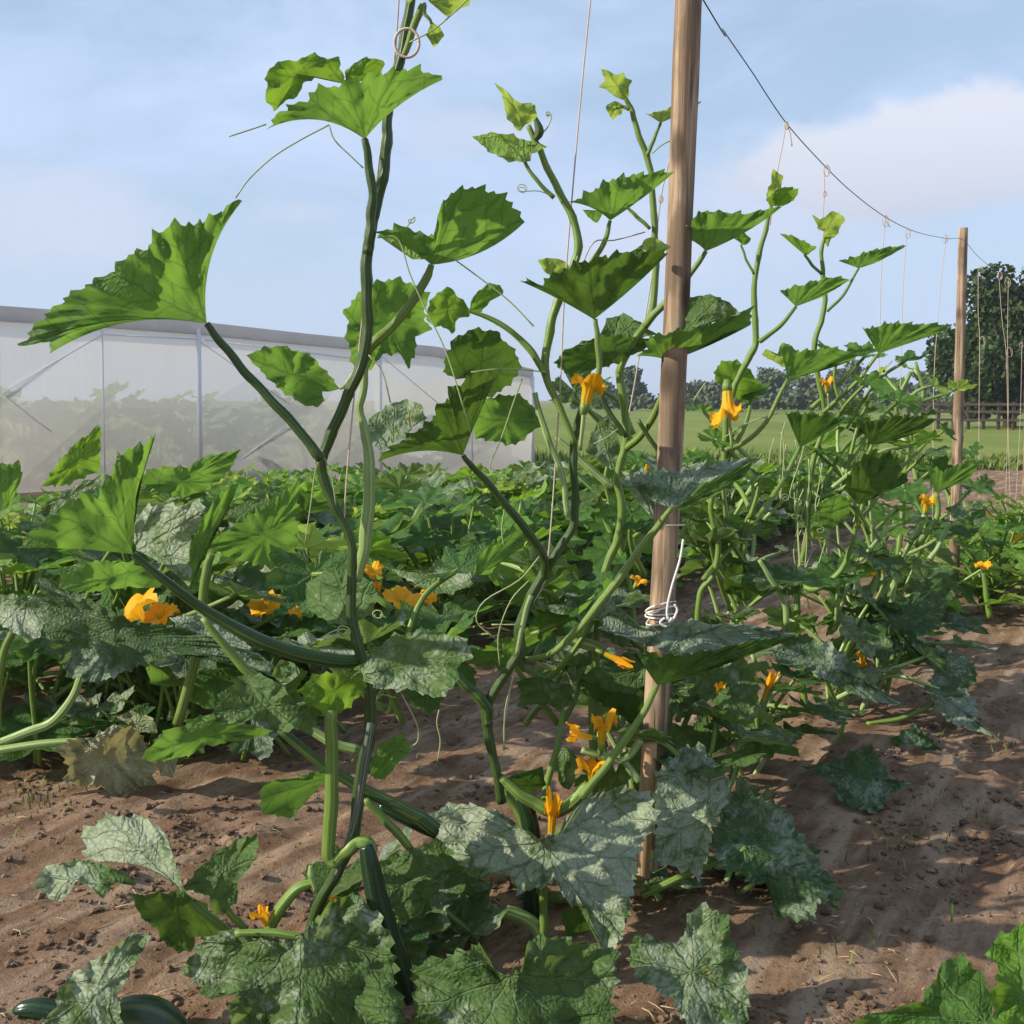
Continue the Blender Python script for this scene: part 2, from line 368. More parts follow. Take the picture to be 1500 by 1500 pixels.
leaf_n = [0]
def leaf(root, J, pts, Y, side='u', m='clean', c=None, ty=None, tx=0.0, bulge=.22, bend=(0, 0), pleat=.013, rough=.021,
         pet=None, pm='green', teeth=1.0, v=None, name='leaf'):
    """one leaf: junction J, rim points round the blade; the blade is bowed, pleated along its veins and tilted in depth"""
    leaf_n[0] += 1; rr = random.Random(leaf_n[0] * 13 + 5); seed = rr.uniform(0, 90)
    ppm = F / Y; closed = c is not None
    if ty is None: ty = -.55 if side == 'u' else .85
    if side == 'u': ty -= .5; tx += .3; bulge *= .65
    C0 = np.array(c if closed else J, float); Jn = np.array(v or J, float)
    raw = [np.array(p, float) for p in pts]
    if closed: raw = raw + [raw[0]]
    sp = max(2.6, .0072 * ppm); rim = []
    for a, b in zip(raw[:-1], raw[1:]):
        L = np.linalg.norm(b - a); n = max(1, int(round(L / sp)))
        for i in range(n): rim.append(a + (b - a) * i / n)
    if not closed: rim.append(raw[-1])
    rim = np.array(rim); n = len(rim)
    sm = rim.copy()
    for _ in range(1):
        s2 = sm.copy()
        if closed: s2 = (np.roll(sm, 1, 0) + 2 * sm + np.roll(sm, -1, 0)) / 4
        else: s2[1:-1] = (sm[:-2] + 2 * sm[1:-1] + sm[2:]) / 4
        sm = s2
    Rm = np.mean(np.linalg.norm(sm - C0, axis=1))
    amp = min(.0062, .050 * Rm / ppm) * ppm * teeth
    for i in range(n):
        if not closed and i in (0, n - 1): continue
        d = sm[i] - C0; d = d / max(1e-6, np.linalg.norm(d))
        ph = i % 3; big = .9 * fb((i * .0072, seed), 13, seed)
        sm[i] = sm[i] + d * (amp * (1.0 if ph == 0 else (-.55 if ph == 1 else -.1)) * rr.uniform(.25, 1.35) + 1.5 * big)
    scph = [2 * math.pi * i * sp / ppm / .043 + 3.5 * mnoise.noise(Vector((i * .05, seed, 0))) for i in range(n)]
    sa = min(.0045, .04 * Rm / ppm) * ppm
    for i in range(n):
        if not closed and i in (0, n - 1): continue
        d = sm[i] - C0; sm[i] = sm[i] + d / max(1e-6, np.linalg.norm(d)) * (sa * math.cos(scph[i]))
    rings = int(min(14, max(5, Rm / 9)))
    mid = np.mean(sm, axis=0) - Jn
    if np.linalg.norm(mid) < 4: mid = np.array((0, -1.0))
    mid /= np.linalg.norm(mid); per = np.array((-mid[1], mid[0]))
    Rw = Rm / ppm; nv = 7 if closed else 4
    verts, uvs = [], []
    def put(p, s, tt, lat, ph=0.0):
        dx, dy = (p[0] - Jn[0]) / ppm, -(p[1] - Jn[1]) / ppm
        off = ty * dy + tx * dx
        if closed: off += bulge * lat * .9 - bulge * .5 * Rw * tt * tt
        else: off += -bulge * 1.5 * Rw * math.sin(math.pi * s) * tt + bulge * .5 * Rw * tt * tt
        off += pleat * Rw * 2 * tt * math.cos(2 * math.pi * nv * s) * (.35 + .65 * tt)
        off += rough * fb((p[0] / ppm, p[1] / ppm), 11, seed) * 1.6 * min(1, tt * 1.5)
        off += rough * .5 * fb((p[0] / ppm, p[1] / ppm), 34, seed + 7) * tt
        th_ = 2 * math.pi * s * (1 if closed else .5)
        off += .11 * Rw * tt ** 3 * fb((math.cos(th_) * 1.9, math.sin(th_) * 1.9), 1.6, seed + 3)
        off += min(.0075, .05 * Rw) * tt ** 4 * math.cos(ph + .9)
        verts.append(P(p[0], p[1], Y + off))
        q = p - Jn; uvs.append(((q @ per) / ppm, (q @ mid) / ppm))
    put(C0, 0, 0, 0)
    for k in range(1, rings + 1):
        tt = k / rings
        for i in range(n):
            s = i / (n if closed else n - 1); b = sm[i]
            p = C0 + (b - C0) * tt
            if not closed:
                bd = bend[0] * (1 - s) ** 2 + bend[1] * s ** 2
                d = b - C0; p = p + np.array((d[1], -d[0])) * (bd * 4 * tt * (1 - tt))
            put(p, s, tt, abs((p - Jn) @ per) / ppm, scph[i])
    faces = []; last = n if closed else n - 1
    for i in range(last):
        j = (i + 1) % n; faces.append((0, 1 + i, 1 + j))
        for k in range(rings - 1):
            a, b = 1 + k * n + i, 1 + k * n + j; faces.append((a, a + n, b + n, b))
    # front (top) side: towards the camera for leaves seen from above, away from it for those seen from below
    tot = 0.0
    for f in faces[:: max(1, len(faces) // 60)]:
        a, b, cc = (verts[f[0]], verts[f[1]], verts[f[2]])
        tot += (b - a).cross(cc - a).dot(Vector((0, 0, CAMH)) - a)
    if (tot > 0) != (side == 't'): faces = [tuple(reversed(f)) for f in faces]
    o = mesh_obj(name, verts, faces, LM[m], root, uvs)
    if pet:
        y2 = pet[1] if isinstance(pet, tuple) else Y
        pp = pet[0] if isinstance(pet, tuple) else pet
        tubep(o, 'petiole', pp, (Y, y2), pm)
    return o

def flower(root, b, tip, Y, wd, dz=-.02, stalk=None, opened=1.0, sm='pale', name='flower', seed=0):
    """five-petalled trumpet from base pixel b to tip pixel; wd = rim radius in px"""
    rr = random.Random(int(b[0] * 3 + b[1]) + seed)
    p0, p1 = P(*b, Y), P(*tip, Y + dz); ax = p1 - p0; L = ax.length; ax.normalize()
    u = ax.orthogonal().normalized(); vv = ax.cross(u); W = wd * Y / F
    n, k = 50, 10; verts, uvs, faces = [], [], []; ph = rr.uniform(0, 6)
    jit = [rr.uniform(.8, 1.2) for _ in range(5)]
    for i in range(k + 1):
        tt = i / k
        for j in range(n):
            a = 2 * math.pi * j / n; pet = int((a / (2 * math.pi)) * 5 + .5) % 5
            lob = abs(math.cos(2.5 * a))
            ln = L * (tt * (1 - .0) - .42 * max(0, tt - .5) * 2 * (1 - lob ** .7) * tt) * (1 + (jit[pet] - 1) * tt)
            fl = max(0, tt - .38) / .62
            r = W * (.20 + .22 * tt + opened * .62 * fl ** 1.6) * (1 + (jit[pet] - 1) * .6 * fl)
            ln -= L * .25 * opened * fl ** 3 * (.5 + .5 * lob)
            r *= 1 + .10 * math.cos(15 * a + 2) * fl + .06 * math.cos(10 * a) * (1 - fl)
            verts.append(p0 + ax * ln + (u * math.cos(a + ph) + vv * math.sin(a + ph)) * r + Vector((0, 0, -.12 * W * fl * rr.uniform(0, 1))))
            uvs.append((j / n, tt))
    for i in range(k):
        for j in range(n):
            a, c = i * n + j, i * n + (j + 1) % n; faces.append((a, c, c + n, a + n))
    o = mesh_obj(name, verts, faces, FLM, root, uvs)
    pts = [tuple(p0 - ax * (L * .18)) + (W * .14,), tuple(p0 - ax * (L * .02)) + (W * .24,), tuple(p0 + ax * (L * .12)) + (W * .26,)]
    MB().tube(pts, 8).build('calyx', SM['green'], o)
    if stalk: tubep(o, 'flower_stalk', stalk, Y, sm, 7)
    return o

def tendril(root, pts, Y, r=1.1, curl=None):
    pts = [(p[0], p[1], r) for p in pts]
    if curl:
        x, y, rad, turns = curl; n = int(turns * 10); a0 = math.atan2(pts[-1][1] - y, pts[-1][0] - x)
        for i in range(1, n):
            a = a0 + i / 10 * 2 * math.pi; q = rad * (1 - .5 * i / n)
            pts.append((x + q * math.cos(a), y + q * math.sin(a) * .8 + i * .25, r * .8))
    return tubep(root, 'tendril', pts, Y, 'tendril', 5, 0, 4)

# ---- blades shared by the plants that are not seen close enough to follow leaf by leaf
def blade_mesh(i, m, mname, n=84, rings=8, size=.15):
    rr = random.Random(50 + i); verts, uvs, faces = [], [], []
    lob = [1.0, rr.uniform(.86, .98), rr.uniform(.74, .9)]; cup = rr.uniform(.10, .5); droop = rr.uniform(.1, .6); seed = rr.uniform(0, 60); tw = rr.uniform(-.2, .2)
    def rad(a):
        A = abs(a); r = .55
        for c, h, wdt in ((0, lob[0], .36), (1.05, lob[1], .36), (2.05, lob[2], .40)): r = max(r, .60 * h + .40 * h * math.exp(-((A - c) / wdt) ** 2) - (0 if A < 2.4 else (A - 2.4) * .15))
        return r
    A = math.pi * .93
    for k in range(rings + 1):
        tt = k / rings
        for j in range(n + 1):
            a = -A + 2 * A * j / n; r = rad(a)
            if tt == 1: r += (.035 if j % 3 == 0 else (-.03 if j % 3 == 1 else 0)) * rr.uniform(.4, 1.4)
            r *= tt; x, y = r * math.sin(a), r * math.cos(a)
            z = cup * .55 * r * r + .07 * r * math.cos(a / .70 * 2 * math.pi) - droop * max(0, y) ** 2 * .5 + .10 * abs(x) + .09 * fb((x, y), 1.9, seed) * r + .035 * fb((x, y), 6, seed) * r + tw * x * y
            verts.append((x * size, y * size, z * size)); uvs.append((x * size, y * size))
    N = n + 1
    for k in range(rings):
        for j in range(n):
            a = k * N + j; faces.append((a, a + N, a + N + 1, a + 1))
    me = bpy.data.meshes.new('blade_' + mname); me.from_pydata(verts, [], faces)
    l = me.uv_layers.new(name='UVMap'); vi = np.zeros(len(me.loops), int); me.loops.foreach_get('vertex_index', vi)
    l.data.foreach_set('uv', np.array(uvs)[vi].ravel()); me.polygons.foreach_set('use_smooth', [True] * len(me.polygons)); me.materials.append(m)
    # the blade's top is +Z
    if me.polygons[len(me.polygons) // 2].normal.z < 0: me.flip_normals()
    me.update(); return me
BL = {k: [blade_mesh(i + 10 * q, LM[k], k) for i in range(4)] for q, k in enumerate(('clean', 'mild', 'white', 'dark', 'bright', 'young', 'blue', 'old'))}
def blade_data(me):
    n = len(me.vertices); v = np.zeros(n * 3); me.vertices.foreach_get('co', v)
    uv = np.zeros(len(me.loops) * 2); me.uv_layers[0].data.foreach_get('uv', uv)
    vi = np.zeros(len(me.loops), int); me.loops.foreach_get('vertex_index', vi); u = np.zeros((n, 2)); u[vi] = uv.reshape(-1, 2)
    return v.reshape(-1, 3), u, [tuple(p.vertices) for p in me.polygons]

def blade_frame(J, az, pitch, roll, s):
    return Matrix.Translation(J) @ Matrix.Rotation(az - math.pi / 2, 4, 'Z') @ Matrix.Rotation(pitch, 4, 'X') @ Matrix.Rotation(roll, 4, 'Y') @ Matrix.Scale(s, 4)

def scatter_leaf(root, base, J, rr, kinds, s, joined=None, pr=.007, az=None, pitch=None, pm='green'):
    az = az if az is not None else math.atan2(J.y - base.y, J.x - base.x) + rr.uniform(-.5, .5)
    pitch = pitch if pitch is not None else rr.uniform(-.55, .45)
    M = blade_frame(J, az, pitch, rr.uniform(-.45, .45), s)
    kind = rr.choice(kinds); me = rr.choice(BL[kind])
    mid = (base + J) / 2 + Vector((rr.uniform(-.02, .02), rr.uniform(-.02, .02), .18 * (J - base).length * rr.uniform(-.2, 1)))
    pts = catmull([(*base, pr * 1.25), (*mid, pr), (*J, pr * .8)], 5)
    if joined is None:
        o = place(bpy.data.objects.new('leaf', me), root); o.matrix_basis = root_inv(root) @ M
        o.matrix_parent_inverse = Matrix.Identity(4)
        MB().tube(pts, 7, .06).build('petiole', SM[pm], o)
    else:
        v, u, f = blade_data(me)
        joined[0].setdefault(kind, MB()).add([M @ Vector(q) for q in v], f, u); joined[1].tube(pts, 6)
def root_inv(root): return world_of(root).inverted()

def bush(x, y, rr, n, spread, H, label, kinds, far=False, size=(.8, 1.25), group=None, flowers=1, name='bush_courgette'):
    z0 = ground_z(x, y)
    root = empty(name, (x, y, z0), label, 'courgette plant', group)
    base = Vector((x, y, z0 + .02)); joined = ({}, MB()) if far else None
    st = [(x, y, z0 - .03, .018), (x + rr.uniform(-.03, .03), y, z0 + .07, .02), (x + rr.uniform(-.1, .1), y + rr.uniform(-.1, .1), z0 + .16, .014)]
    for i in range(n):
        a = i * 2.4 + rr.uniform(-.4, .4); q = (i + .5) / n; d = spread * (.25 + .75 * q) * rr.uniform(.75, 1.15); h = H * (1.0 - .62 * q ** 1.6) * rr.uniform(.78, 1.12)
        J = Vector((x + d * math.cos(a), y + d * math.sin(a), z0 + h))
        scatter_leaf(root, base + Vector((rr.uniform(-.04, .04), rr.uniform(-.04, .04), rr.uniform(0, .1))), J, rr, kinds, rr.uniform(*size), joined, .0075, a + rr.uniform(-.4, .4), rr.uniform(-.5, .55))
    for i in range(n // 3):      # the low skirt of leaves that hides the stalks
        a = rr.uniform(0, 6.28); d = spread * rr.uniform(.45, 1.0); J = Vector((x + d * math.cos(a), y + d * math.sin(a), z0 + rr.uniform(.06, .24)))
        scatter_leaf(root, base, J, rr, kinds, rr.uniform(*size) * .85, joined, .006, a + rr.uniform(-.5, .5), rr.uniform(-.7, .2))
    if far:
        for k, mb in joined[0].items(): o = mb.build('foliage', LM[k], root)
        joined[1].tube(st, 8).build('stem', SM['pale'], root)
    else: MB().tube(catmull(st, 4), 9, .06).build('stem', SM['green'], root)
    for _ in range(flowers):
        a = rr.uniform(0, 6.28); p = Vector((x + .16 * math.cos(a), y + .16 * math.sin(a), z0 + .17 + rr.uniform(0, .12)))
        flower_at(root, base + Vector((0, 0, .06)), p, rr)
    return root

def to_pix(p):
    v = p - Vector((0, 0, CAMH)); f = Vector((0, math.cos(PITCH), -math.sin(PITCH))); u = Vector((0, math.sin(PITCH), math.cos(PITCH)))
    return CX + F * v.x / v.dot(f), CY - F * v.dot(u) / v.dot(f)
def flower_at(root, base, p, rr):
    a = to_pix(p); q = to_pix(p + Vector((rr.uniform(-.03, .03), 0, .075))); s = to_pix(base)
    flower(root, a, q, p.y, .038 * F / p.y, rr.uniform(-.03, .02), [(s[0], s[1], .005 * F / p.y), (a[0], a[1], .005 * F / p.y)], rr.uniform(.6, 1.1))

# ------------------------------------------------------------------ ground
def ground_z(x, y):
    d = math.hypot(x, y); k = 1.0 if d < 9 else max(0, 1 - (d - 9) / 5)
    if k == 0: return 0.0
    u = x - ROW_S * y; s = (y + ROW_S * x) / (1 + ROW_S ** 2)
    z = .024 * mnoise.fractal(Vector((x * 1.6, y * 1.6, 0)), 1.0, 2.0, 3)
    z += .015 * mnoise.fractal(Vector((u * 9, s * 2.6, 4)), 1.0, 2.1, 4)          # wheel and hoe streaks along the rows
    z += .0060 * mnoise.fractal(Vector((x * 17, y * 17, 9)), .8, 2.0, 4)
    c = mnoise.fractal(Vector((x * 3.1, y * 3.1, 17)), 1.0, 2.0, 2)
    if c > .12: z += min(.3, c - .12) * .05 * mnoise.noise(Vector((x * 26, y * 26, 2)))   # crumbly patches
    return z * k
def axis(lo, hi, st, far, g=1.22):
    a = list(np.arange(lo, hi, st)); v, s = hi, st
    while v < far: a.append(v); s *= g; v += s
    a.append(far); b = []; v, s = lo, st
    while v > -far: s *= g; v -= s; b.append(max(v, -far))
    return sorted(set(b)) + a
xs, ys = axis(-2.6, 3.2, .019, 900), axis(1.2, 7.4, .021, 900)
verts = [(x, y, ground_z(x, y)) for y in ys for x in xs]; nx = len(xs)
faces = [(j * nx + i, j * nx + i + 1, (j + 1) * nx + i + 1, (j + 1) * nx + i) for j in range(len(ys) - 1) for i in range(nx - 1)]
m, t = mat('soil'); g = t.node('ShaderNodeNewGeometry').outputs['Position']
a = t.noise(g, 1.3, 4); b = t.noise(g, 9, 6, .62); c = t.noise(g, 60, 5, .7); e = t.noise(g, 260, 3, .7)
sx, sy, sz = t.sep(g)
st = t.noise(t.comb(t.m('MULTIPLY', t.m('SUBTRACT', sx, t.m('MULTIPLY', sy, ROW_S)), 7.0), t.m('MULTIPLY', sy, 1.4), 0.0), 1.6, 5, .6)
col = t.mix(t.ss(b, .3, .7), (.125, .071, .041), (.255, .162, .100))
col = t.mix(t.m('MULTIPLY', t.ss(st, .44, .64), .70), col, (.40, .29, .20))  # pale streaks along the rows: sunlit highlight painted into the soil colour
col = t.mix(t.m('MULTIPLY', t.ss(a, .5, .68), .35), col, (.18, .10, .066))
col = t.mix(t.m('MULTIPLY', t.ss(c, .52, .70), .65), col, (.058, .036, .026))
col = t.mix(t.m('MULTIPLY', t.ss(e, .66, .74), .5), col, (.34, .27, .20))
nb = bump(t, t.m('ADD', t.m('ADD', t.m('MULTIPLY', c, .6), t.m('MULTIPLY', e, .3)), t.m('MULTIPLY', b, .6)), .9, .012)
finish(t, bsdf(t, col, .93, .12, nb)); M_SOIL = m
tag(mesh_obj('ground', verts, faces, M_SOIL), None, None, kind='structure')

# the grass field beyond the beds, laid over the soil with a ragged near edge
def far_sheet(name, edge, far, z, m):
    v, f = [], []
    for i, (x, y) in enumerate(edge): v += [(x, y, z), (x * far / max(y, 1), far, z)]
    for i in range(len(edge) - 1): f.append((2 * i, 2 * i + 2, 2 * i + 3, 2 * i + 1))
    return mesh_obj(name, v, f, m)
m, t = mat('meadow'); g = t.node('ShaderNodeNewGeometry').outputs['Position']
gs = t.vm('MULTIPLY', g, (1, .35, 1))
a = t.noise(gs, .22, 4); b = t.noise(gs, 2.2, 5, .65); c = t.noise(gs, 16, 4, .7)
col = t.mix(t.ss(a, .35, .65), (.135, .185, .038), (.20, .235, .055)); col = t.mix(t.m('MULTIPLY', t.ss(b, .45, .7), .5), col, (.21, .22, .075)); col = t.mix(t.m('MULTIPLY', t.ss(c, .5, .75), .5), col, (.06, .10, .02))
finish(t, bsdf(t, col, .9, .1, bump(t, c, .8, .05)))
rr = random.Random(4); edge = []
for i in range(161):
    x = -70 + i; yb = 17.5 + max(0, -x) * .15
    edge.append((x + 10, (yb + rr.uniform(-.5, .5)) if x + 10 < 9.5 else 15.6 + rr.uniform(-.3, .3)))
tag(far_sheet('field', edge, 420, .006, m), None, None, kind='structure')

def blades_mesh(spots, h, wd, rr, mname):
    mb = MB()
    for x, y, z, k in spots:
        for _ in range(k):
            a = rr.uniform(0, 6.28); H = h * rr.uniform(.5, 1.3); lx, ly = math.cos(a) * H * .5, math.sin(a) * H * .5
            bx, by = x + rr.uniform(-.03, .03) * k ** .5, y + rr.uniform(-.03, .03) * k ** .5; px_, py_ = -math.sin(a) * wd, math.cos(a) * wd
            mb.add([(bx - px_, by - py_, z), (bx + px_, by + py_, z), (bx + lx * .4 + px_ * .7, by + ly * .4 + py_ * .7, z + H * .65), (bx + lx * .4 - px_ * .7, by + ly * .4 - py_ * .7, z + H * .65), (bx + lx, by + ly, z + H)],
                   [(0, 1, 2, 3), (3, 2, 4)], [(0, 0)] * 5)
    return mb
m, t = mat('grass_blade'); rn = t.node('ShaderNodeNewGeometry').outputs['Random Per Island']
finish(t, bsdf(t, t.mix(rn, (.06, .12, .02), (.20, .24, .07)), .7, .15)); M_GRASS = m
rr = random.Random(9); sp = []
for _ in range(9000):
    x = rr.uniform(-3, 16); yb = 17.5 if x < 9.5 else 15.6
    yy = yb + abs(rr.gauss(0, 2.2)) - .5
    if mnoise.noise(Vector((x * .9, yy * .5, 3))) > -.12: sp.append((x, yy, 0, 2 if rr.random() < .8 else 7))
tag(blades_mesh(sp, .13, .012, rr, '').build('field_edge_grass', M_GRASS), 'rough long grass and weeds along the near edge of the field', 'grass', kind='stuff')
# crumbs and clods of earth
m, t = mat('clod'); g = t.node('ShaderNodeNewGeometry').outputs['Position']; rn = t.node('ShaderNodeNewGeometry').outputs['Random Per Island']
finish(t, bsdf(t, t.mix(rn, (.10, .062, .042), (.24, .16, .11)), .95, .1, bump(t, t.noise(g, 150, 4), .8, .006)))
mb = MB(); rr = random.Random(21)
ico = [(0, 0, 1), (.89, 0, .45), (.28, .85, .45), (-.72, .53, .45), (-.72, -.53, .45), (.28, -.85, .45), (.72, .53, -.45), (-.28, .85, -.45), (-.89, 0, -.45), (-.28, -.85, -.45), (.72, -.53, -.45), (0, 0, -1)]
icf = [(0, 1, 2), (0, 2, 3), (0, 3, 4), (0, 4, 5), (0, 5, 1), (1, 6, 2), (2, 7, 3), (3, 8, 4), (4, 9, 5), (5, 10, 1), (6, 7, 2), (7, 8, 3), (8, 9, 4), (9, 10, 5), (10, 6, 1), (11, 7, 6), (11, 8, 7), (11, 9, 8), (11, 10, 9), (11, 6, 10)]
cl = 0
while cl < 6500:
    px, py = rr.uniform(-60, 1560), 690 + 870 * rr.random() ** .8
    p = G(px, py)
    if p.y > 9: continue
    dens = mnoise.fractal(Vector((p.x * 3.1, p.y * 3.1, 17)), 1.0, 2.0, 2)
    if rr.random() > .18 + 2.6 * max(0, dens): continue
    s = .0022 + .009 * rr.random() ** 5 + (.004 * rr.random() if dens > .25 else 0); z = ground_z(p.x, p.y)
    mb.add([(p.x + v[0] * s * rr.uniform(.7, 1.5), p.y + v[1] * s * rr.uniform(.7, 1.5), z + s * .3 + v[2] * s * rr.uniform(.5, .95)) for v in ico], icf, [(0, 0)] * 12); cl += 1
sb = MB(); cl = 0
while cl < 420:
    p = G(rr.uniform(-60, 1560), 800 + 760 * rr.random())
    a = rr.uniform(0, 6.28); L = rr.uniform(.008, .05); z = ground_z(p.x, p.y) + .004
    q0, q1 = Vector((p.x, p.y, z)), Vector((p.x + L * math.cos(a), p.y + L * math.sin(a), 0)); q1.z = ground_z(q1.x, q1.y) + .004
    mid = (q0 + q1) / 2 + Vector((rr.uniform(-.004, .004), rr.uniform(-.004, .004), .003)); r = rr.uniform(.0006, .0016); sb.tube([(*q0, r), (*mid, r), (*q1, r * .6)], 5); cl += 1
tag(sb.build('dry_straw', plain('straw', (.42, .32, .19), .9, .1, 200)), 'scattered bits of dry straw and dead stalk on the soil', 'straw', kind='stuff')
tag(mb.build('soil_clods', m, smooth=False), 'crumbs and clods of dry earth strewn over the soil', 'soil', kind='stuff')

# ------------------------------------------------------------------ net tunnel
m, t = mat('netting'); g = t.node('ShaderNodeTexCoord').outputs['Object']
n = t.noise(t.vm('MULTIPLY', g, (1.2, 1.2, .5)), 1.5, 4); st = t.noise(t.vm('MULTIPLY', g, (14, 14, .4)), 1.4, 3)
col = t.mix(t.m('ADD', t.m('MULTIPLY', n, .6), t.m('MULTIPLY', st, .4)), (.74, .70, .65), (.90, .86, .80))
d1 = t.node('ShaderNodeBsdfDiffuse'); t.put(d1.inputs[0], col); tr = t.node('ShaderNodeBsdfTranslucent'); t.put(tr.inputs[0], col); tp = t.node('ShaderNodeBsdfTransparent'); tp.inputs[0].default_value = (.97, .97, .97, 1)
k1 = t.node('ShaderNodeMixShader'); k1.inputs[0].default_value = .62; t.t.links.new(d1.outputs[0], k1.inputs[1]); t.t.links.new(tr.outputs[0], k1.inputs[2])
k2 = t.node('ShaderNodeMixShader'); k2.inputs[0].default_value = .27; t.t.links.new(k1.outputs[0], k2.inputs[1]); t.t.links.new(tp.outputs[0], k2.inputs[2]); finish(t, k2.outputs[0]); M_NET = m
M_ROOF = m.copy(); M_ROOF.name = 'roof_netting'; [n_ for n_ in M_ROOF.node_tree.nodes if n_.type == 'MIX_SHADER'][-1].inputs[0].default_value = .72
m, t = mat('net_band'); g = t.node('ShaderNodeTexCoord').outputs['Object']
bc = t.mix(t.noise(g, 3, 5), (.52, .52, .53), (.74, .73, .71)); tr = t.node('ShaderNodeBsdfTranslucent'); t.put(tr.inputs[0], bc); k0 = t.node('ShaderNodeMixShader'); k0.inputs[0].default_value = .5; t.t.links.new(bsdf(t, bc, .8, .1), k0.inputs[1]); t.t.links.new(tr.outputs[0], k0.inputs[2]); finish(t, k0.outputs[0]); M_BAND = m
NE, NW = G(780, 690), P(-170, 600, 12.2); NE.z = NW.z = 0
along = (NE - NW).normalized(); back = Vector((along.y * -1, along.x, 0)); 
def n_top(px):   # eave height read at the photograph's eave line, on the tunnel's own wall plane
    dd = pix_dir(px, 0); k = (NW.x * along.y - NW.y * along.x) / (dd.x * along.y - dd.y * along.x)
    return Vector((dd.x * k, dd.y * k, 0)), k
tun = empty('net_tunnel', NW, 'long pale netted crop tunnel with grey eave band beside the field', 'net tunnel')
def wall_pt(px, py=None, z=None):
    """point of the wall plane on pixel column px (ray meets the plane), at pixel row py or height z"""
    dd = pix_dir(px, py if py is not None else 600); k = (NW.x * along.y - NW.y * along.x) / (dd.x * along.y - dd.y * along.x)
    q = Vector((0, 0, CAMH)) + dd * k
    if z is not None: q.z = z
    return q
tops = [(-700, 385), (-170, 431), (0, 448), (150, 459), (290, 471), (450, 489), (560, 500), (640, 508), (780, 541)]
v, f = [], []
for i, (px, py) in enumerate(tops):
    a = wall_pt(px, py + 13); b = wall_pt(px, z=-.02); c = a + back * 1.6; c.z = a.z + .06; e = a + back * 5.5; e.z = a.z
    for q in (b, (a + b) / 2 + back * (.05 * math.sin(i * 2.2)), a, c, e): v.append(q)
for i in range(len(tops) - 1):
    for k in range(4): f.append((i * 5 + k, i * 5 + k + 1, (i + 1) * 5 + k + 1, (i + 1) * 5 + k))
mesh_obj('netting', v, [q for i, q in enumerate(f) if i % 4 < 2], M_NET, tun, smooth=False); mesh_obj('roof_netting', v, [q for i, q in enumerate(f) if i % 4 >= 2], M_ROOF, tun, smooth=False)
a, b = v[2], v[4]; mesh_obj('end_netting', [v[0], a, b, Vector((b.x, b.y, -.02))], [(0, 1, 2, 3)], M_NET, tun, smooth=False)  # west end, out of view, added to keep sun off the wall's inner face
a, b = v[-3], v[-1]; mesh_obj('end_netting', [v[-5], a, b, Vector((b.x, b.y, -.02))], [(0, 1, 2, 3)], M_NET, tun, smooth=False)
mb = MB()
for (p0, q0), (p1, q1) in zip(tops[:-1], tops[1:]):
    h0, h1 = 22 - p0 / 80, 22 - p1 / 80
    A, B = wall_pt(p0, q0), wall_pt(p1, q1); A2, B2 = wall_pt(p0, q0 + h0), wall_pt(p1, q1 + h1); o = back * -.025; i_ = back * .1
    mb.add([A + o, B + o, B2 + o, A2 + o, A + i_, B + i_, B2 + i_, A2 + i_], [(0, 1, 2, 3), (4, 7, 6, 5), (0, 4, 5, 1), (3, 2, 6, 7)], [(0, 0)] * 8)
mb.build('eave_band', M_BAND, tun, False)
M_TUBE = plain('painted_tube', (.66, .67, .70), .5, .3, 8, .1)
def tun_bar(name, a, b, r):
    p, q = wall_pt(*a), wall_pt(*b); p = p - back * .02; q = q - back * .02
    MB().tube([(*p, r), (*q, r)], 8).build(name, M_TUBE, tun)
for px, y0, r in ((290, 474, .030), (149, 462, .010), (556, 502, .022), (690, 522, .012), (779, 543, .03), (-60, 445, .03)):
    b = wall_pt(px, z=0); tun_bar('upright', (px, y0 + 8), to_pix(b), r)
for a, b in (((0, 577), (150, 490)), ((0, 578), (75, 632)), ((292, 500), (420, 590)), ((330, 690), (430, 615)), ((556, 520), (640, 590))): tun_bar('brace', a, b, .006)
for (a, b) in (((150, 490), (290, 497)), ((300, 498), (556, 530))): tun_bar('rail', a, b, .007)
rr = random.Random(33)
for i in range(16):
    q = wall_pt(-60 + i * 55 + rr.uniform(-14, 14), 640); q = q + back * rr.uniform(.9, 1.9)
    bush(q.x, q.y, rr, 16, .55, rr.uniform(.9, 1.3) * (1 - .25 * i / 16), '%s leafy crop plant from the left seen dimly through the tunnel netting' % 'first second third fourth fifth sixth seventh eighth ninth tenth eleventh twelfth thirteenth fourteenth fifteenth sixteenth'.split()[i], ['clean', 'bright'], True, (1.3, 2.0), 'crop plants inside the net tunnel', 0, 'tunnel_crop_plant')

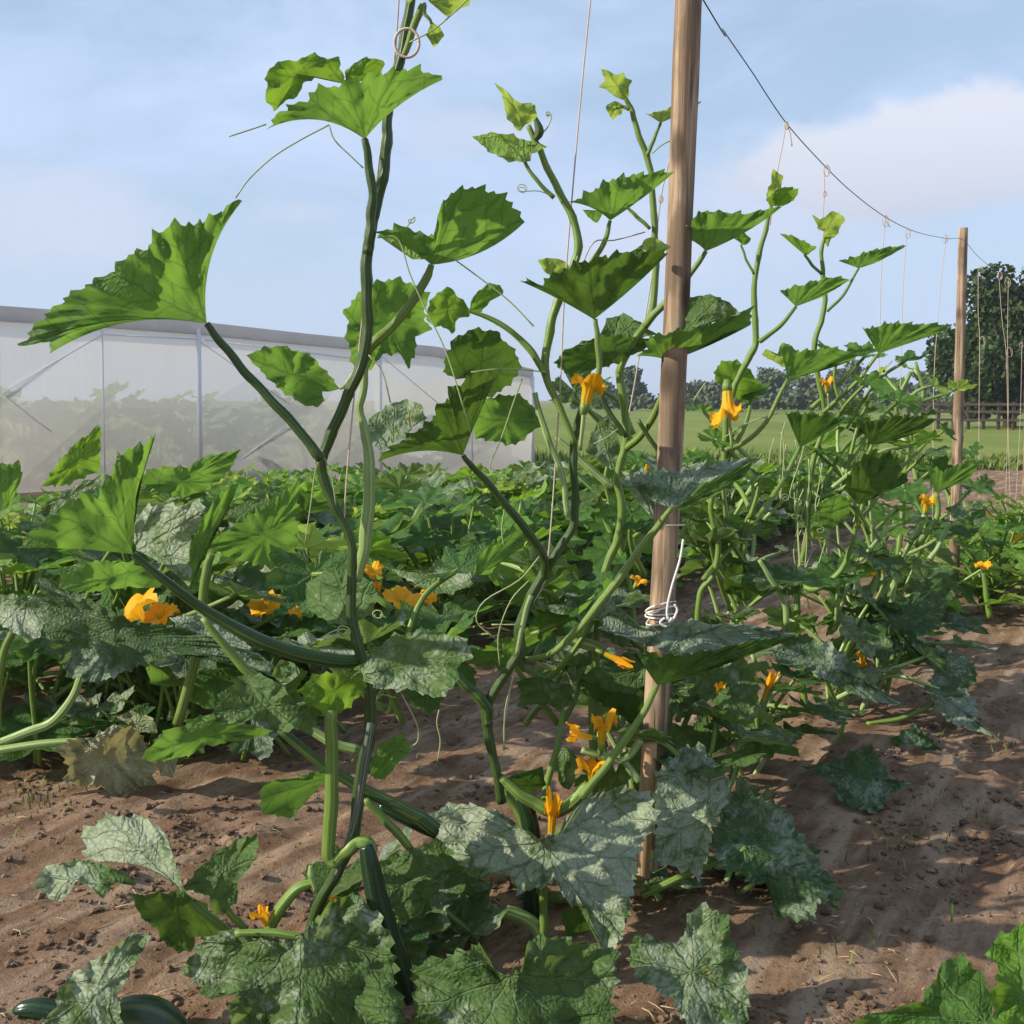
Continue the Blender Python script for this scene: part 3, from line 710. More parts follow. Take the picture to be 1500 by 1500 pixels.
# ------------------------------------------------------------------ far trees, hedge and fence
m, t = mat('tree_leaf'); rn = t.node('ShaderNodeNewGeometry').outputs['Random Per Island']; g = t.node('ShaderNodeTexCoord').outputs['Object']
col = t.mix(rn, (.022, .046, .014), (.065, .105, .030)); s = bsdf(t, col, .6, .2)
tr = t.node('ShaderNodeBsdfTranslucent'); t.put(tr.inputs[0], (.06, .10, .02, 1)); k = t.node('ShaderNodeMixShader'); k.inputs[0].default_value = .2
t.t.links.new(s, k.inputs[1]); t.t.links.new(tr.outputs[0], k.inputs[2]); finish(t, k.outputs[0]); M_TREE = m
m, t = mat('tree_leaf_grey'); rn = t.node('ShaderNodeNewGeometry').outputs['Random Per Island']
finish(t, bsdf(t, t.mix(rn, (.055, .085, .048), (.13, .165, .090)), .7, .15)); M_TREE2 = m
def crown(mb, c, r, n, s, rr, flat=1.0):
    cl = [(Vector((rr.gauss(0, .45), rr.gauss(0, .45), rr.gauss(0, .42))), rr.uniform(.28, .5)) for _ in range(26)]
    for _ in range(n):
        o, q = rr.choice(cl); d = Vector((rr.gauss(0, 1), rr.gauss(0, 1), rr.gauss(0, 1))).normalized() * (q * rr.random() ** .4); p = o + d
        if p.length > 1.12: p = p.normalized() * rr.uniform(.8, 1.1)
        p = Vector((c[0] + p.x * r[0], c[1] + p.y * r[1], c[2] + p.z * r[2]))
        if p.z < .3: continue
        nrm = Vector((rr.gauss(0, 1), rr.gauss(0, 1), rr.gauss(.4, 1))).normalized(); u = nrm.orthogonal().normalized(); w_ = nrm.cross(u); k = s * rr.uniform(.6, 1.4)
        mb.add([p - u * k, p - w_ * k * .6, p + u * k, p + w_ * k * .6], [(0, 1, 2, 3)], [(0, 0)] * 4)
def tree(name, label, px, base_py, w_px, top_py, m, n, s, group='trees beyond the field', lo=.15):
    rr = random.Random(int(px)); b = G(px, base_py); k = b.y / F; H = (base_py - top_py) * k; W = w_px * k / 2
    root = empty(name, (b.x, b.y, 0), label, 'tree', group); mb = MB()
    crown(mb, (b.x, b.y, H * (.5 + lo / 2)), (W, W, H * (.5 - lo / 2)), n, s, rr); mb.build('crown', m, root, False)
    tb = MB(); tb.tube([(b.x, b.y, -.1, H * .045), (b.x + .02 * H, b.y, H * .4, H * .03), (b.x, b.y, H * .75, H * .012)], 8)
    for _ in range(5):
        a = rr.uniform(0, 6.28); tb.tube([(b.x, b.y, H * rr.uniform(.25, .5), H * .02), (b.x + W * .6 * math.cos(a), b.y + W * .6 * math.sin(a), H * rr.uniform(.5, .8), H * .006)], 6)
    tb.build('trunk', M_BARK, root)
tree('broadleaf_tree', 'big dark green tree behind the far post at the field edge', 1478, 627, 215, 398, M_TREE, 26000, .13, None, .02)
tree('broadleaf_tree', 'dark tree crown cut by the frame beside the big tree', 1610, 627, 200, 400, M_TREE, 9000, .14, None, .02)
FT = [(925, 602, 40, 540, 'slim dark tree left of the near post on the skyline'), (1020, 600, 75, 556, 'low round tree on the skyline right of the near post'), (1075, 601, 80, 552, 'wide low tree behind the yellow hanging flower'),
      (1128, 600, 70, 538, 'domed tree between the two posts on the skyline'), (1190, 601, 90, 552, 'flat topped tree in the middle of the far hedge line'), (1243, 600, 66, 530, 'tallest greyish tree on the far skyline'),
      (1300, 601, 76, 556, 'low tree right of the tallest skyline tree'), (1350, 602, 70, 548, 'tree on the skyline just left of the big dark tree'), (878, 600, 60, 562, 'low tree furthest left on the skyline near the tunnel')]
for px, by, w_, ty_, lb in FT: tree('distant_tree', lb, px, by, w_, ty_, M_TREE2, 1500, .30)
rr = random.Random(3); mb = MB()
for px in range(850, 1400, 10):
    b = G(px + rr.uniform(-4, 4), 602 + (px - 850) * .004); crown(mb, (b.x, b.y, .75), (.9, .9, .85), 130, .26, rr)
tag(mb.build('hedge', M_TREE2, None, False), 'long low dark hedge across the far side of the field', 'hedge')
fn = empty('rail_fence', G(1430, 628), 'dark timber rail fence along the field under the big tree', 'fence')
fp = [G(px, 628 + (px - 1330) * .012) for px in range(1330, 1580, 22)]
for p in fp: MB().box((p.x, p.y, .5), .10, .10, 1.05).build('fence_post', M_FENCE, fn, False)
for z in (.35, .65, .92):
    a, b = fp[0], fp[-1]; c = (a + b) / 2; MB().box((c.x, c.y - .08, z), (b - a).length, .04, .10, math.atan2(b.y - a.y, b.x - a.x)).build('rail', M_FENCE, fn, False)

# ------------------------------------------------------------------ posts, wire, twines, stake
YP1 = G(947, 1297).y; YP2 = G(1396, 872).y; YP3 = 9.6
def post(pts, Y, label, sides=28, rough=.06):
    rows = []
    for c in catmull([(p[0], p[1], p[2], Y) for p in pts], 8): q = P(c[0], c[1], Y); rows.append((q.x, q.y, q.z, c[2] * Y / F))
    root_p = rows[-1]; mb = MB().tube(rows, sides)
    nv = []
    for i, v in enumerate(mb.v):
        r = Vector(rows[i // sides][:3]); d = v - r; k = 1 + rough * mnoise.noise(Vector((d.x * 40, d.y * 40, v.z * 2.2))) + rough * .6 * mnoise.noise(v * 9); nv.append(r + d * k)
    mb.v = nv; o = mb.build('wooden_post', M_POST); return tag(o, label, 'post', 'posts holding up the wire')
post([(1009, -30, 19), (1004, 120, 19), (997, 300, 18.5), (988, 520, 18.5), (979, 720, 18.5), (969, 900, 18.5), (958, 1100, 19), (946, 1320, 19.5)], YP1, 'tall near wooden post with white cord tied round it')
post([(1411, 334, 6.2), (1408, 450, 6.8), (1404, 600, 7.3), (1400, 740, 7.6), (1396, 885, 8)], YP2, 'second wooden post farther along the row, its top in view')
post([(1508, 430, 5), (1506, 560, 5), (1503, 700, 5), (1500, 772, 5)], YP3, 'farthest wooden post at the right edge of the photo')
o = tubep(None, 'short_stake', [(952, 1087, 11.5), (950, 1130, 12), (945, 1200, 12), (938, 1330, 12.5)], YP1 - .06, M_STAKE, 12, .03)
tag(o, 'short broken off brown stake standing against the near post', 'stake')
# white cord round the near post
rope = empty('white_cord', P(968, 900, YP1), 'white cord wound round the near post with a long loose end', 'cord')
rows = []
for i in range(110):
    a = i / 110 * 2 * math.pi * 5; py = 888 + 18 * (i / 110) + 8 * math.sin(a * .57 + 1) + 6 * math.sin(a * .93); px = 969 + (900 - py) * -.06
    c = P(px - 1, py, YP1); rr_ = .0325 + .002 * math.sin(i * .9); rows.append((c.x + rr_ * math.cos(a), c.y + rr_ * math.sin(a), c.z, .0022))
MB().tube(rows, 6).build('wrapped_turns', M_CORD, rope)
tubep(rope, 'loose_end', [(1001, 790, 1.8), (996, 820, 1.8), (984, 860, 1.8), (977, 895, 1.8), (982, 912, 2), (992, 895, 1.8), (988, 885, 1.6)], YP1 - .05, M_CORD, 6, 0)
tubep(rope, 'loose_end', [(974, 905, 2), (967, 912, 2), (978, 918, 2.2), (984, 905, 1.8)], YP1 - .055, M_CORD, 6, 0)
rows = []
for i in range(30):
    a = i / 29 * 2 * math.pi; c = P(983, 769 + 2 * math.sin(a), YP1); rows.append((c.x + .0305 * math.cos(a), c.y + .0305 * math.sin(a), c.z, .0014))
MB().tube(rows, 6).build('wrapped_turns', M_CORD, rope)
# the wire along the row
wp = [(1029, -2), (1060, 45), (1100, 103), (1150, 178), (1208, 243), (1250, 283), (1297, 318), (1340, 339), (1385, 349), (1410, 351), (1433, 376), (1465, 402), (1500, 430), (1540, 470)]
rows = []
for i, (px, py) in enumerate(wp):
    Yw = row_y(px) if 1060 < px < 1390 else (YP1 if px == 1029 else (row_y(px) if px < 1100 else (YP2 - .02 if px < 1415 else YP2 + (px - 1410) / 88 * 3.2)))
    rows.append((px, py, .0016 * F / Yw, Yw))
rows = [(700, -560, .0016 * F / 1.95, 1.95)] + rows
tag(tubep(None, 'support_wire', rows, 3, M_WIRE, 6, 0, 8), 'thin grey wire sagging from the near post to the far posts', 'wire')
def twine(pts, Y, label, loop=None, r=.0016, tail=None):
    rows = [(p[0], p[1], r * F / Y) for p in pts]
    root = empty('twine', P(pts[-1][0], pts[-1][1], Y), label, 'twine', 'twines hanging from the wire')
    tubep(root, 'strand', rows, Y, M_TWINE, 6, .2, 5)
    for (x, y, q) in loop or []:
        L = [(x + q * .6 * math.cos(a) , y + q * math.sin(a), r * F / Y * .9) for a in np.linspace(-1.6, 4.9, 14)]
        tubep(root, 'knot', L + ([(L[-1][0] + q * .3, L[-1][1] + q * 1.6, r * F / Y * .8)]), Y - .005, M_TWINE, 6, 0, 4)
    if tail: tubep(root, 'knot', [(x, y, r * F / Y * 1.3) for x, y in tail], Y - .004, M_TWINE, 6, 0, 4)
YA, YB, YC, YD, YE = 1.95, 2.25, 2.56, 3.15, 3.75
twine([(588, -60), (577, 95), (556, 230), (536, 420), (521, 560), (508, 700), (503, 790)], YA, 'twine running up the tallest courgette stem, leftmost of all')
twine([(869, -40), (852, 130), (838, 290), (827, 430), (821, 560), (808, 760), (797, 852), (772, 900), (752, 985), (735, 1080)], YB, 'long twine hanging in clear sky left of the near post')
twine([(1000, 120), (985, 215), (968, 290), (957, 390), (943, 480), (930, 560), (915, 640)], YC + .06, 'twine passing close to the left side of the near post', [(968, 292, 5)])
twine([(1152, 178), (1146, 215), (1139, 250), (1128, 330)], row_y(1150), 'first twine on the wire right of the near post', [(1152, 184, 5)], tail=[(1152, 180), (1157, 195), (1160, 214)])
twine([(1208, 244), (1207, 290), (1206, 315), (1204, 420)], row_y(1208), 'second twine on the wire with a knot halfway down', [(1211, 250, 8), (1208, 284, 4)])
twine([(1297, 318), (1291, 400), (1289, 480), (1286, 600)], row_y(1297), 'third twine on the wire with a pinkish bow knot', [(1297, 324, 8)], tail=[(1297, 322), (1302, 330), (1304, 333)])
twine([(1329, 336), (1324, 400), (1321, 480), (1318, 600)], row_y(1329), 'fourth twine on the wire with a pale fluffy knot', [(1330, 342, 7)])
twine([(1386, 349), (1380, 400), (1374, 470), (1368, 560), (1366, 780)], row_y(1386), 'twine just left of the second post', [(1385, 350, 6)])
twine([(1433, 378), (1433, 460), (1435, 500), (1434, 640), (1435, 780)], 6.9, 'first twine right of the second post with a loose loop', [(1439, 500, 7)])
twine([(1463, 400), (1468, 470), (1474, 520), (1477, 640), (1481, 775)], 7.8, 'slightly slanting twine in front of the big dark tree', [(1465, 404, 6)])
twine([(1477, 412), (1476, 500), (1477, 600), (1474, 700), (1472, 770)], 8.1, 'twine with two thick knots in front of the big tree', [(1476, 414, 7), (1479, 516, 7)])
twine([(1497, 500), (1495, 600), (1490, 700), (1485, 770)], 8.7, 'rightmost twine beside the farthest post', [(1496, 506, 4)])
L = [(596 + 19 * math.cos(a) * .95, 63 + 21 * math.sin(a), 2.1) for a in np.linspace(0, 2 * math.pi, 20)]
tag(tubep(None, 'tie_ring', L, YA - .03, M_TWINE, 7, 0, 3), 'pale twine ring tied round the top of the tallest stem', 'plant tie')

# ------------------------------------------------------------------ the climbing courgettes, plant by plant
def plant(px, py, Y, label, group='courgette plants trained up twines'):
    q = P(px, py, Y); return empty('courgette_plant', (q.x, q.y, 0), label, 'courgette plant', group)

# ---- tallest plant, left
A = plant(470, 1480, YA, 'tallest climbing courgette with dark twisting stem and one huge leaf at left'); THIN[A.name] = .86
tubep(A, 'stem', [(604, -30, 7), (596, 35, 8), (584, 90, 8), (568, 165, 8), (566, 210, 8.5), (559, 262, 8.5), (548, 315, 9), (538, 360, 9), (536, 410, 9), (537, 470, 9), (532, 520, 9), (510, 578, 9), (486, 635, 9), (471, 668, 9), (474, 702, 8.5), (491, 745, 8), (511, 785, 8), (516, 830, 8), (513, 880, 8.5), (522, 940, 9.5), (541, 1010, 10), (541, 1075, 10.5), (530, 1125, 10.5), (523, 1180, 10), (516, 1228, 10), (492, 1280, 10), (465, 1330, 10), (452, 1400, 10), (450, 1560, 11)], YA, 'dark', 12, .09)
tubep(A, 'stem', [(537, 470, 5), (533, 560, 6), (527, 600, 6.5), (535, 640, 7.5), (541, 700, 10), (538, 760, 10.5), (532, 810, 10), (520, 850, 8)], YA + .03, 'pale', 12, .08)
tubep(A, 'side_shoot', [(620, 8, 6), (606, 40, 6), (590, 85, 5)], YA - .01, 'green', 9)
tubep(A, 'old_skin', [(543, 1060, 6), (533, 1120, 6), (519, 1200, 5), (490, 1290, 3)], YA - .055, 'wood', 8, .12)
leaf(A, (303, 474), [(73, 518), (75, 500), (28, 508), (60, 468), (105, 430), (165, 396), (192, 368), (216, 366), (222, 346), (258, 325), (290, 331), (300, 317), (330, 315), (330, 301), (355, 294)], YA - .05, 'u', 'clean', bend=(-.10, .11), bulge=.14, ty=-.5, tx=-.25,
     pet=[(303, 474, 5.5), (330, 510, 7), (365, 552, 7.5), (412, 602, 8), (452, 648, 8.5), (472, 672, 9)], pm='dark')
leaf(A, (534, 204), [(389, 190), (414, 159), (440, 150), (472, 128), (505, 121), (550, 106), (580, 103), (612, 99), (648, 117)], YA - .04, 'u', 'clean', bend=(-.15, .06), bulge=.25,
     pet=[(534, 204, 6), (541, 245, 7.5), (545, 290, 8), (543, 335, 8.5), (538, 372, 9)], pm='dark')
leaf(A, (503, 124), [(402, 164), (389, 150), (390, 110), (402, 91), (436, 88), (458, 79), (482, 86), (498, 82), (499, 100), (506, 124), (480, 116), (462, 112), (444, 122), (436, 140), (418, 148)], YA + .06, 'u', 'bright', c=(434, 108), bulge=.1, ty=-.2)
leaf(A, (507, 122), [(505, 104), (524, 88), (546, 83), (562, 88), (562, 108), (540, 118)], YA + .07, 'u', 'bright', bulge=.1)
leaf(A, (632, 388), [(548, 340), (565, 334), (594, 331), (617, 343), (633, 346), (640, 330), (640, 318), (645, 302), (660, 284), (681, 273), (702, 275), (728, 282), (755, 300), (758, 314), (769, 325)], YA + .03, 'u', 'clean', bend=(-.05, -.09), bulge=.2,
     pet=[(632, 388, 5.5), (622, 412, 7.5), (583, 467, 8.5), (545, 505, 9), (532, 530, 8)], pm='green')
leaf(A, (604, 380), [(553, 345), (575, 338), (600, 338), (618, 350), (628, 380)], YA + .0, 't', 'young', bulge=.1, ty=.3)
leaf(A, (545, 505), [(508, 455), (515, 440), (528, 430), (548, 415), (580, 407), (602, 414), (620, 425), (628, 424), (626, 448), (618, 468), (636, 480), (614, 490), (600, 543), (584, 514), (560, 520), (538, 545), (522, 560), (514, 520), (506, 488)], YA + .14, 'u', 'clean', c=(566, 472), ty=-.3, bulge=.15)
leaf(A, (497, 569), [(361, 521), (380, 511), (405, 506), (432, 511), (440, 518), (463, 523), (470, 535), (480, 548), (494, 560), (498, 570), (474, 574), (472, 590), (465, 598), (435, 590), (428, 582), (405, 568), (394, 554), (374, 536)], YA + .10, 'u', 'clean', c=(430, 550), ty=-.15, bulge=.1, pet=[(497, 569, 3), (510, 560, 4), (525, 535, 5)], pm='pale')
leaf(A, (682, 452), [(630, 441), (645, 425), (660, 420), (674, 436), (684, 446), (690, 462), (668, 468), (665, 492), (650, 477), (636, 481), (624, 462)], YA + .22, 'u', 'bright', c=(655, 450), ty=-.2)
leaf(A, (688, 456), [(690, 440), (697, 430), (715, 415), (738, 419), (736, 432), (718, 440), (706, 457)], YA + .24, 'u', 'bright', ty=-.2, bulge=.1)
leaf(A, (195, 812), [(22, 803), (42, 782), (85, 748), (118, 722), (140, 728), (165, 690), (176, 662), (205, 655), (230, 633), (218, 668), (208, 700), (192, 740)], YA - .08, 'u', 'clean', bend=(-.02, .08), bulge=.14,
     pet=([(195, 812, 6), (240, 850, 8), (300, 893, 9.5), (365, 930, 11.5), (435, 957, 13), (490, 967, 13), (525, 968, 11)], YA), pm='dark')
leaf(A, (200, 806), [(188, 770), (205, 750), (233, 737), (262, 742), (293, 733), (301, 745), (284, 785), (277, 860)], YA - .03, 't', 'white', bulge=-.2, ty=.5, tx=-.9, bend=(0, .05))
leaf(A, (279, 858), [(277, 800), (300, 752), (328, 717), (350, 709), (341, 733), (322, 765), (300, 802)], YA - .06, 'u', 'clean', bulge=.1, bend=(0, 0))
leaf(A, (240, 825), [(86, 862), (88, 832), (130, 822), (200, 825), (240, 850), (232, 862), (182, 860), (120, 868)], YA + .08, 'u', 'clean', c=(165, 845), ty=-.2, bulge=.08)
leaf(A, (512, 916), [(450, 888), (449, 855), (478, 834), (510, 819), (522, 842), (549, 856), (552, 882), (543, 902), (512, 918), (470, 908)], YA + .06, 't', 'white', c=(500, 868), ty=.5, tx=-.8, bulge=.25, pet=[(512, 914, 3.5), (520, 935, 4), (530, 962, 4)], pm='green')
leaf(A, (533, 988), [(529, 978), (545, 953), (574, 931), (616, 922), (650, 928), (690, 938), (684, 952), (694, 963), (672, 973), (668, 1000), (656, 1018), (628, 1021), (608, 1010), (560, 1010), (538, 1002)], YA - .06, 't', 'white', c=(602, 972), ty=.7, tx=-.5, bulge=.25)
leaf(A, (530, 985), [(438, 1012), (455, 990), (485, 984), (513, 980), (532, 972), (536, 1006), (513, 1036), (482, 1050), (455, 1045)], YA - .05, 'u', 'bright', c=(490, 1013), ty=-.3, rough=.035, teeth=1.6)
leaf(A, (455, 1030), [(308, 1050), (326, 1013), (358, 987), (394, 992), (413, 1008), (432, 1024), (470, 1040), (466, 1056), (454, 1078), (438, 1068), (402, 1072), (388, 1052), (362, 1056), (330, 1062)], YA - .08, 't', 'white', c=(388, 1030), ty=.7, bulge=.4, rough=.03)
leaf(A, (440, 1050), [(225, 1116), (205, 1112), (242, 1070), (268, 1062), (292, 1048), (306, 1048), (365, 1062), (400, 1070), (372, 1082), (304, 1092), (268, 1110)], YA - .06, 'u', 'clean', c=(300, 1075), ty=-.2, bulge=.05)
leaf(A, (440, 1000), [(398, 990), (408, 965), (436, 973), (440, 986), (418, 1006)], YA + .0, 't', 'white', c=(420, 985), ty=.4)
tubep(A, 'petiole', [(297, 905, 6), (330, 945, 7), (366, 985, 8), (410, 1010, 7)], YA + .04, 'green')
leaf(A, (478, 1142), [(425, 1200), (400, 1195), (378, 1184), (385, 1150), (395, 1143), (430, 1140), (460, 1130), (474, 1124)], YA + .03, 'u', 'clean', bulge=.1, ty=-.3)
leaf(A, (543, 1137), [(541, 1118), (560, 1086), (590, 1074), (604, 1086), (597, 1105), (580, 1120), (564, 1143)], YA + .05, 'u', 'clean', bulge=.1, ty=-.2)
leaf(A, (265, 1304), [(150, 1264), (122, 1254), (123, 1217), (143, 1200), (174, 1194), (207, 1197), (229, 1210), (247, 1227), (254, 1254), (268, 1296)], YA - .05, 't', 'white', bulge=-.25, ty=.6, tx=-.5, bend=(-.12, 0))
leaf(A, (230, 1300), [(50, 1296), (64, 1271), (90, 1262), (130, 1260), (180, 1276), (205, 1298), (165, 1293), (150, 1318), (138, 1304), (110, 1288), (98, 1318), (72, 1318)], YA - .10, 't', 'mild', c=(118, 1278), ty=.7, bulge=.3, rough=.03)
leaf(A, (272, 1306), [(264, 1302), (292, 1272), (312, 1250), (345, 1232), (376, 1220), (380, 1240), (370, 1268), (350, 1285), (348, 1315), (330, 1341), (311, 1336), (303, 1310)], YA - .03, 't', 'white', c=(326, 1278), ty=.6, bulge=.35,
     pet=[(318, 1310, 4.5), (340, 1340, 6), (358, 1362, 6)], pm='green')
leaf(A, (262, 1308), [(194, 1312), (200, 1338), (224, 1357), (250, 1391), (280, 1396), (287, 1374), (335, 1366), (300, 1325), (262, 1305)], YA - .0, 'u', 'dark', c=(258, 1342), ty=-.4, rough=.03, pet=[(265, 1306, 5), (300, 1338, 7), (337, 1368, 8)], pm='green')
leaf(A, (215, 1372), [(40, 1530), (82, 1472), (90, 1440), (116, 1420), (142, 1405), (172, 1384), (199, 1364), (222, 1372), (204, 1400), (188, 1430), (172, 1460), (176, 1482), (190, 1530)], YA - .12, 't', 'white', c=(135, 1458), ty=.8, bulge=.3)
leaf(A, (445, 1372), [(270, 1421), (284, 1391), (312, 1370), (346, 1361), (400, 1370), (440, 1370), (475, 1331), (502, 1309), (532, 1315), (556, 1340), (571, 1370), (580, 1402), (578, 1440), (592, 1470), (590, 1530), (480, 1545), (345, 1540), (334, 1482), (346, 1452), (310, 1466), (294, 1450)], YA - .14, 't', 'white', c=(448, 1425), ty=.75, bulge=.3, rough=.03,
     pet=[(445, 1372, 6), (400, 1366, 7), (345, 1366, 6)], pm='green')
leaf(A, (650, 1272), [(556, 1262), (575, 1250), (602, 1240), (640, 1254), (664, 1272), (622, 1284), (602, 1300), (626, 1314), (613, 1345), (586, 1352), (566, 1312)], YA + .04, 't', 'white', c=(592, 1290), ty=.7, rough=.03)
tubep(A, 'petiole', [(410, 1068, 7), (470, 1118, 8.5), (540, 1160, 10), (600, 1190, 12), (640, 1216, 12)], YA + .05, 'dark', 10)
tubep(A, 'petiole', [(440, 1062, 8), (487, 1087, 9), (525, 1100, 9)], YA + .02, 'pale')
tubep(A, 'petiole', [(535, 1170, 6), (567, 1205, 7.5), (600, 1242, 7)], YA + .03, 'green')
tubep(A, 'courgette', [(556, 1180, 7), (585, 1193, 11), (615, 1208, 11), (640, 1222, 8)], YA + .09, 'fruit', 12, .03)
tubep(A, 'fruit_stalk', [(485, 1040, 9), (485, 1120, 9.5), (484, 1190, 10), (480, 1245, 9.5), (489, 1263, 9), (505, 1250, 9), (522, 1236, 9.5), (538, 1236, 10.5), (545, 1250, 11)], YA - .06, 'green', 12, .1)
tubep(A, 'courgette', [(536, 1238, 10), (541, 1262, 14), (551, 1310, 17), (567, 1365, 18.5), (585, 1415, 18), (595, 1452, 15), (597, 1468, 8), (597, 1472, 2)], YA - .07, 'fruit', 18, .025)
tubep(A, 'courgette', [(462, 1292, 6), (437, 1301, 8), (416, 1324, 9), (400, 1350, 9), (394, 1364, 8)], YA - .06, 'green', 12, .06)
flower(A, (394, 1360), (374, 1322), YA - .06, 20, opened=.5)
flower(A, (498, 1322), (484, 1316), YA - .03, 10, opened=.5)
tubep(A, 'flower_bud', [(455, 1268, 3), (456, 1280, 6), (458, 1288, 5), (462, 1305, 3)], YA - .07, 'pale')
# shoot tip above
leaf(A, (628, 2), [(622, -20), (660, -30), (700, -10), (680, 12), (655, 25)], YA - .02, 'u', 'young', bulge=.1)
leaf(A, (632, 32), [(624, 52), (630, 62), (637, 74), (641, 60), (653, 56), (645, 40)], YA - .03, 'u', 'young', bulge=.1, pet=[(632, 34, 2.5), (624, 20, 3), (622, 5, 3)], pm='green', teeth=1.6)
leaf(A, (600, 5), [(585, -5), (598, -20), (612, -10)], YA - .01, 'u', 'young')
for T in ([(600, 62), (640, 40), (690, -5)], [(482, 183), (440, 205), (400, 230), (365, 262), (345, 290)], [(390, 182), (360, 192), (335, 200)], [(553, 348), (583, 350), (600, 400), (622, 450), (655, 520), (690, 635)], [(470, 668), (462, 690), (455, 740), (447, 795)], [(472, 665), (485, 695), (492, 740)], [(540, 520), (560, 545), (572, 590)]):
    tendril(A, T, YA - .04, 1.1)
tendril(A, [(470, 935), (485, 926), (495, 922)], YA - .05, 1.3, (503, 925, 11, 2.2)); tendril(A, [(565, 905), (558, 900)], YA - .05, 1.2, (554, 898, 9, 1.6))
tendril(A, [(588, 1016), (610, 1060), (612, 1085), (600, 1095)], YA - .02, 1.1); tendril(A, [(643, 1040), (640, 1060), (645, 1085), (641, 1115)], YA + .3, 1.2)
tendril(A, [(482, 183), (490, 205), (515, 230), (532, 246)], YA - .03, 1.1); tendril(A, [(585, 345), (598, 330), (606, 318)], YA, 1.0, (602, 322, 6, 1)); tendril(A, [(540, 1062), (555, 1020), (580, 1022)], YA, 1.0)
tendril(A, [(655, 372), (700, 405), (745, 440), (782, 478)], YA - .02, 1.1)

# ---- second plant, with the big low mildewed leaves
B = plant(790, 1370, YB, 'climbing courgette with bare forked dark stem over large silvery low leaves'); THIN[B.name] = 0.70
tubep(B, 'stem', [(872, 548, 6), (854, 598, 7.5), (843, 635, 8), (840, 670, 8), (843, 735, 8), (836, 778, 8.5), (816, 808, 9), (796, 842, 10), (778, 872, 10), (762, 918, 11), (760, 955, 11), (742, 985, 10), (714, 1035, 11), (716, 1080, 10), (726, 1125, 9.5), (736, 1176, 10)], YB, 'dark', 12, .09)
tubep(B, 'stem', [(664, 988, 10), (685, 1006, 11), (702, 1022, 12), (714, 1040, 11), (716, 1062, 9)], YB - .01, 'dark', 11, .09)
tubep(B, 'stem', [(778, 872, 5), (765, 918, 5), (758, 958, 4)], YB - .035, 'pale', 8)
tubep(B, 'stem', [(736, 1160, 9), (765, 1200, 10), (785, 1270, 11), (793, 1330, 12), (795, 1385, 14)], YB + .08, 'green', 12)
tubep(B, 'stem', [(832, 757, 6), (824, 700, 7), (800, 633, 7), (783, 575, 6)], YB - .01, 'pale')
tubep(B, 'stem', [(842, 650, 6), (822, 600, 6.5), (799, 547, 8), (806, 485, 8.5), (817, 443, 8.5), (836, 405, 8), (847, 362, 8), (839, 320, 7.5), (820, 283, 7), (802, 246, 6.5), (788, 215, 6), (774, 184, 5)], YB - .02, 'green', 11, .09)
tubep(B, 'petiole', [(680, 452, 4.5), (733, 475, 6), (775, 511, 7.5), (799, 547, 8)], YB - .03, 'green')
leaf(B, (768, 190), [(723, 121), (740, 130), (750, 143), (767, 153), (780, 150), (788, 160), (785, 173), (770, 183), (760, 193), (747, 178), (738, 155), (737, 140)], YB - .03, 'u', 'young', c=(762, 168), teeth=.9)
leaf(B, (768, 236), [(692, 200), (722, 194), (752, 198), (776, 207), (804, 214), (785, 222), (772, 238), (745, 237), (716, 222)], YB - .04, 't', 'young', c=(750, 215), ty=.3, pet=[(768, 236, 3.5), (785, 263, 4.5), (811, 290, 5)], pm='green', teeth=1.4)
tubep(B, 'flower_bud', [(784, 172, 3), (790, 192, 7), (784, 205, 4)], YB - .03, 'dark')
leaf(B, (894, 323), [(832, 296), (850, 289), (872, 275), (897, 262), (932, 255), (960, 251), (989, 251)], YB + .02, 'u', 'clean', bend=(-.09, -.02), pet=[(894, 323, 4), (884, 355, 5.5), (864, 388, 6), (851, 400, 6)], pm='green')
leaf(B, (872, 308), [(853, 307), (864, 322), (875, 328), (886, 306)], YB + .05, 'u', 'clean', bulge=.05)
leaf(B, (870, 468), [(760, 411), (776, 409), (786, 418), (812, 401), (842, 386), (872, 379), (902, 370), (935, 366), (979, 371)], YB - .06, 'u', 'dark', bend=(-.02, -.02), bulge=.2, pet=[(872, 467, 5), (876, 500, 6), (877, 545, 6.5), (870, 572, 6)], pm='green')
leaf(B, (955, 385), [(936, 366), (943, 349), (960, 347), (983, 362), (966, 373)], YB + .04, 't', 'young', c=(957, 361), ty=.4)
leaf(B, (805, 402), [(786, 380), (806, 378), (828, 381), (838, 395), (820, 404), (800, 400)], YB + .03, 'u', 'young', c=(810, 391))
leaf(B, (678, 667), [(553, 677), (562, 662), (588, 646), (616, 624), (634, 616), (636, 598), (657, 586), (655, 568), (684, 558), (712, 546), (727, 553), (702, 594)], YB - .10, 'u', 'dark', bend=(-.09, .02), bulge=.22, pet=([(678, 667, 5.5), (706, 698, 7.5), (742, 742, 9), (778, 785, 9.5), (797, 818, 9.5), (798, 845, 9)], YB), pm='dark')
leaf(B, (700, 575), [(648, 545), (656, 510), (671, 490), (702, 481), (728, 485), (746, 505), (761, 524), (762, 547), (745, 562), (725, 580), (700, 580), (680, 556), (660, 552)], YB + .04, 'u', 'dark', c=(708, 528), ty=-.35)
leaf(B, (793, 621), [(698, 642), (688, 620), (702, 588), (727, 580), (760, 578), (776, 590), (794, 621), (770, 640), (755, 652), (722, 646)], YB + .08, 'u', 'clean', c=(742, 614), ty=-.2)
leaf(B, (575, 660), [(533, 645), (540, 614), (565, 595), (590, 585), (614, 590), (626, 613), (610, 624), (588, 642), (560, 662)], YB + .10, 't', 'mild', c=(578, 622), ty=.6)
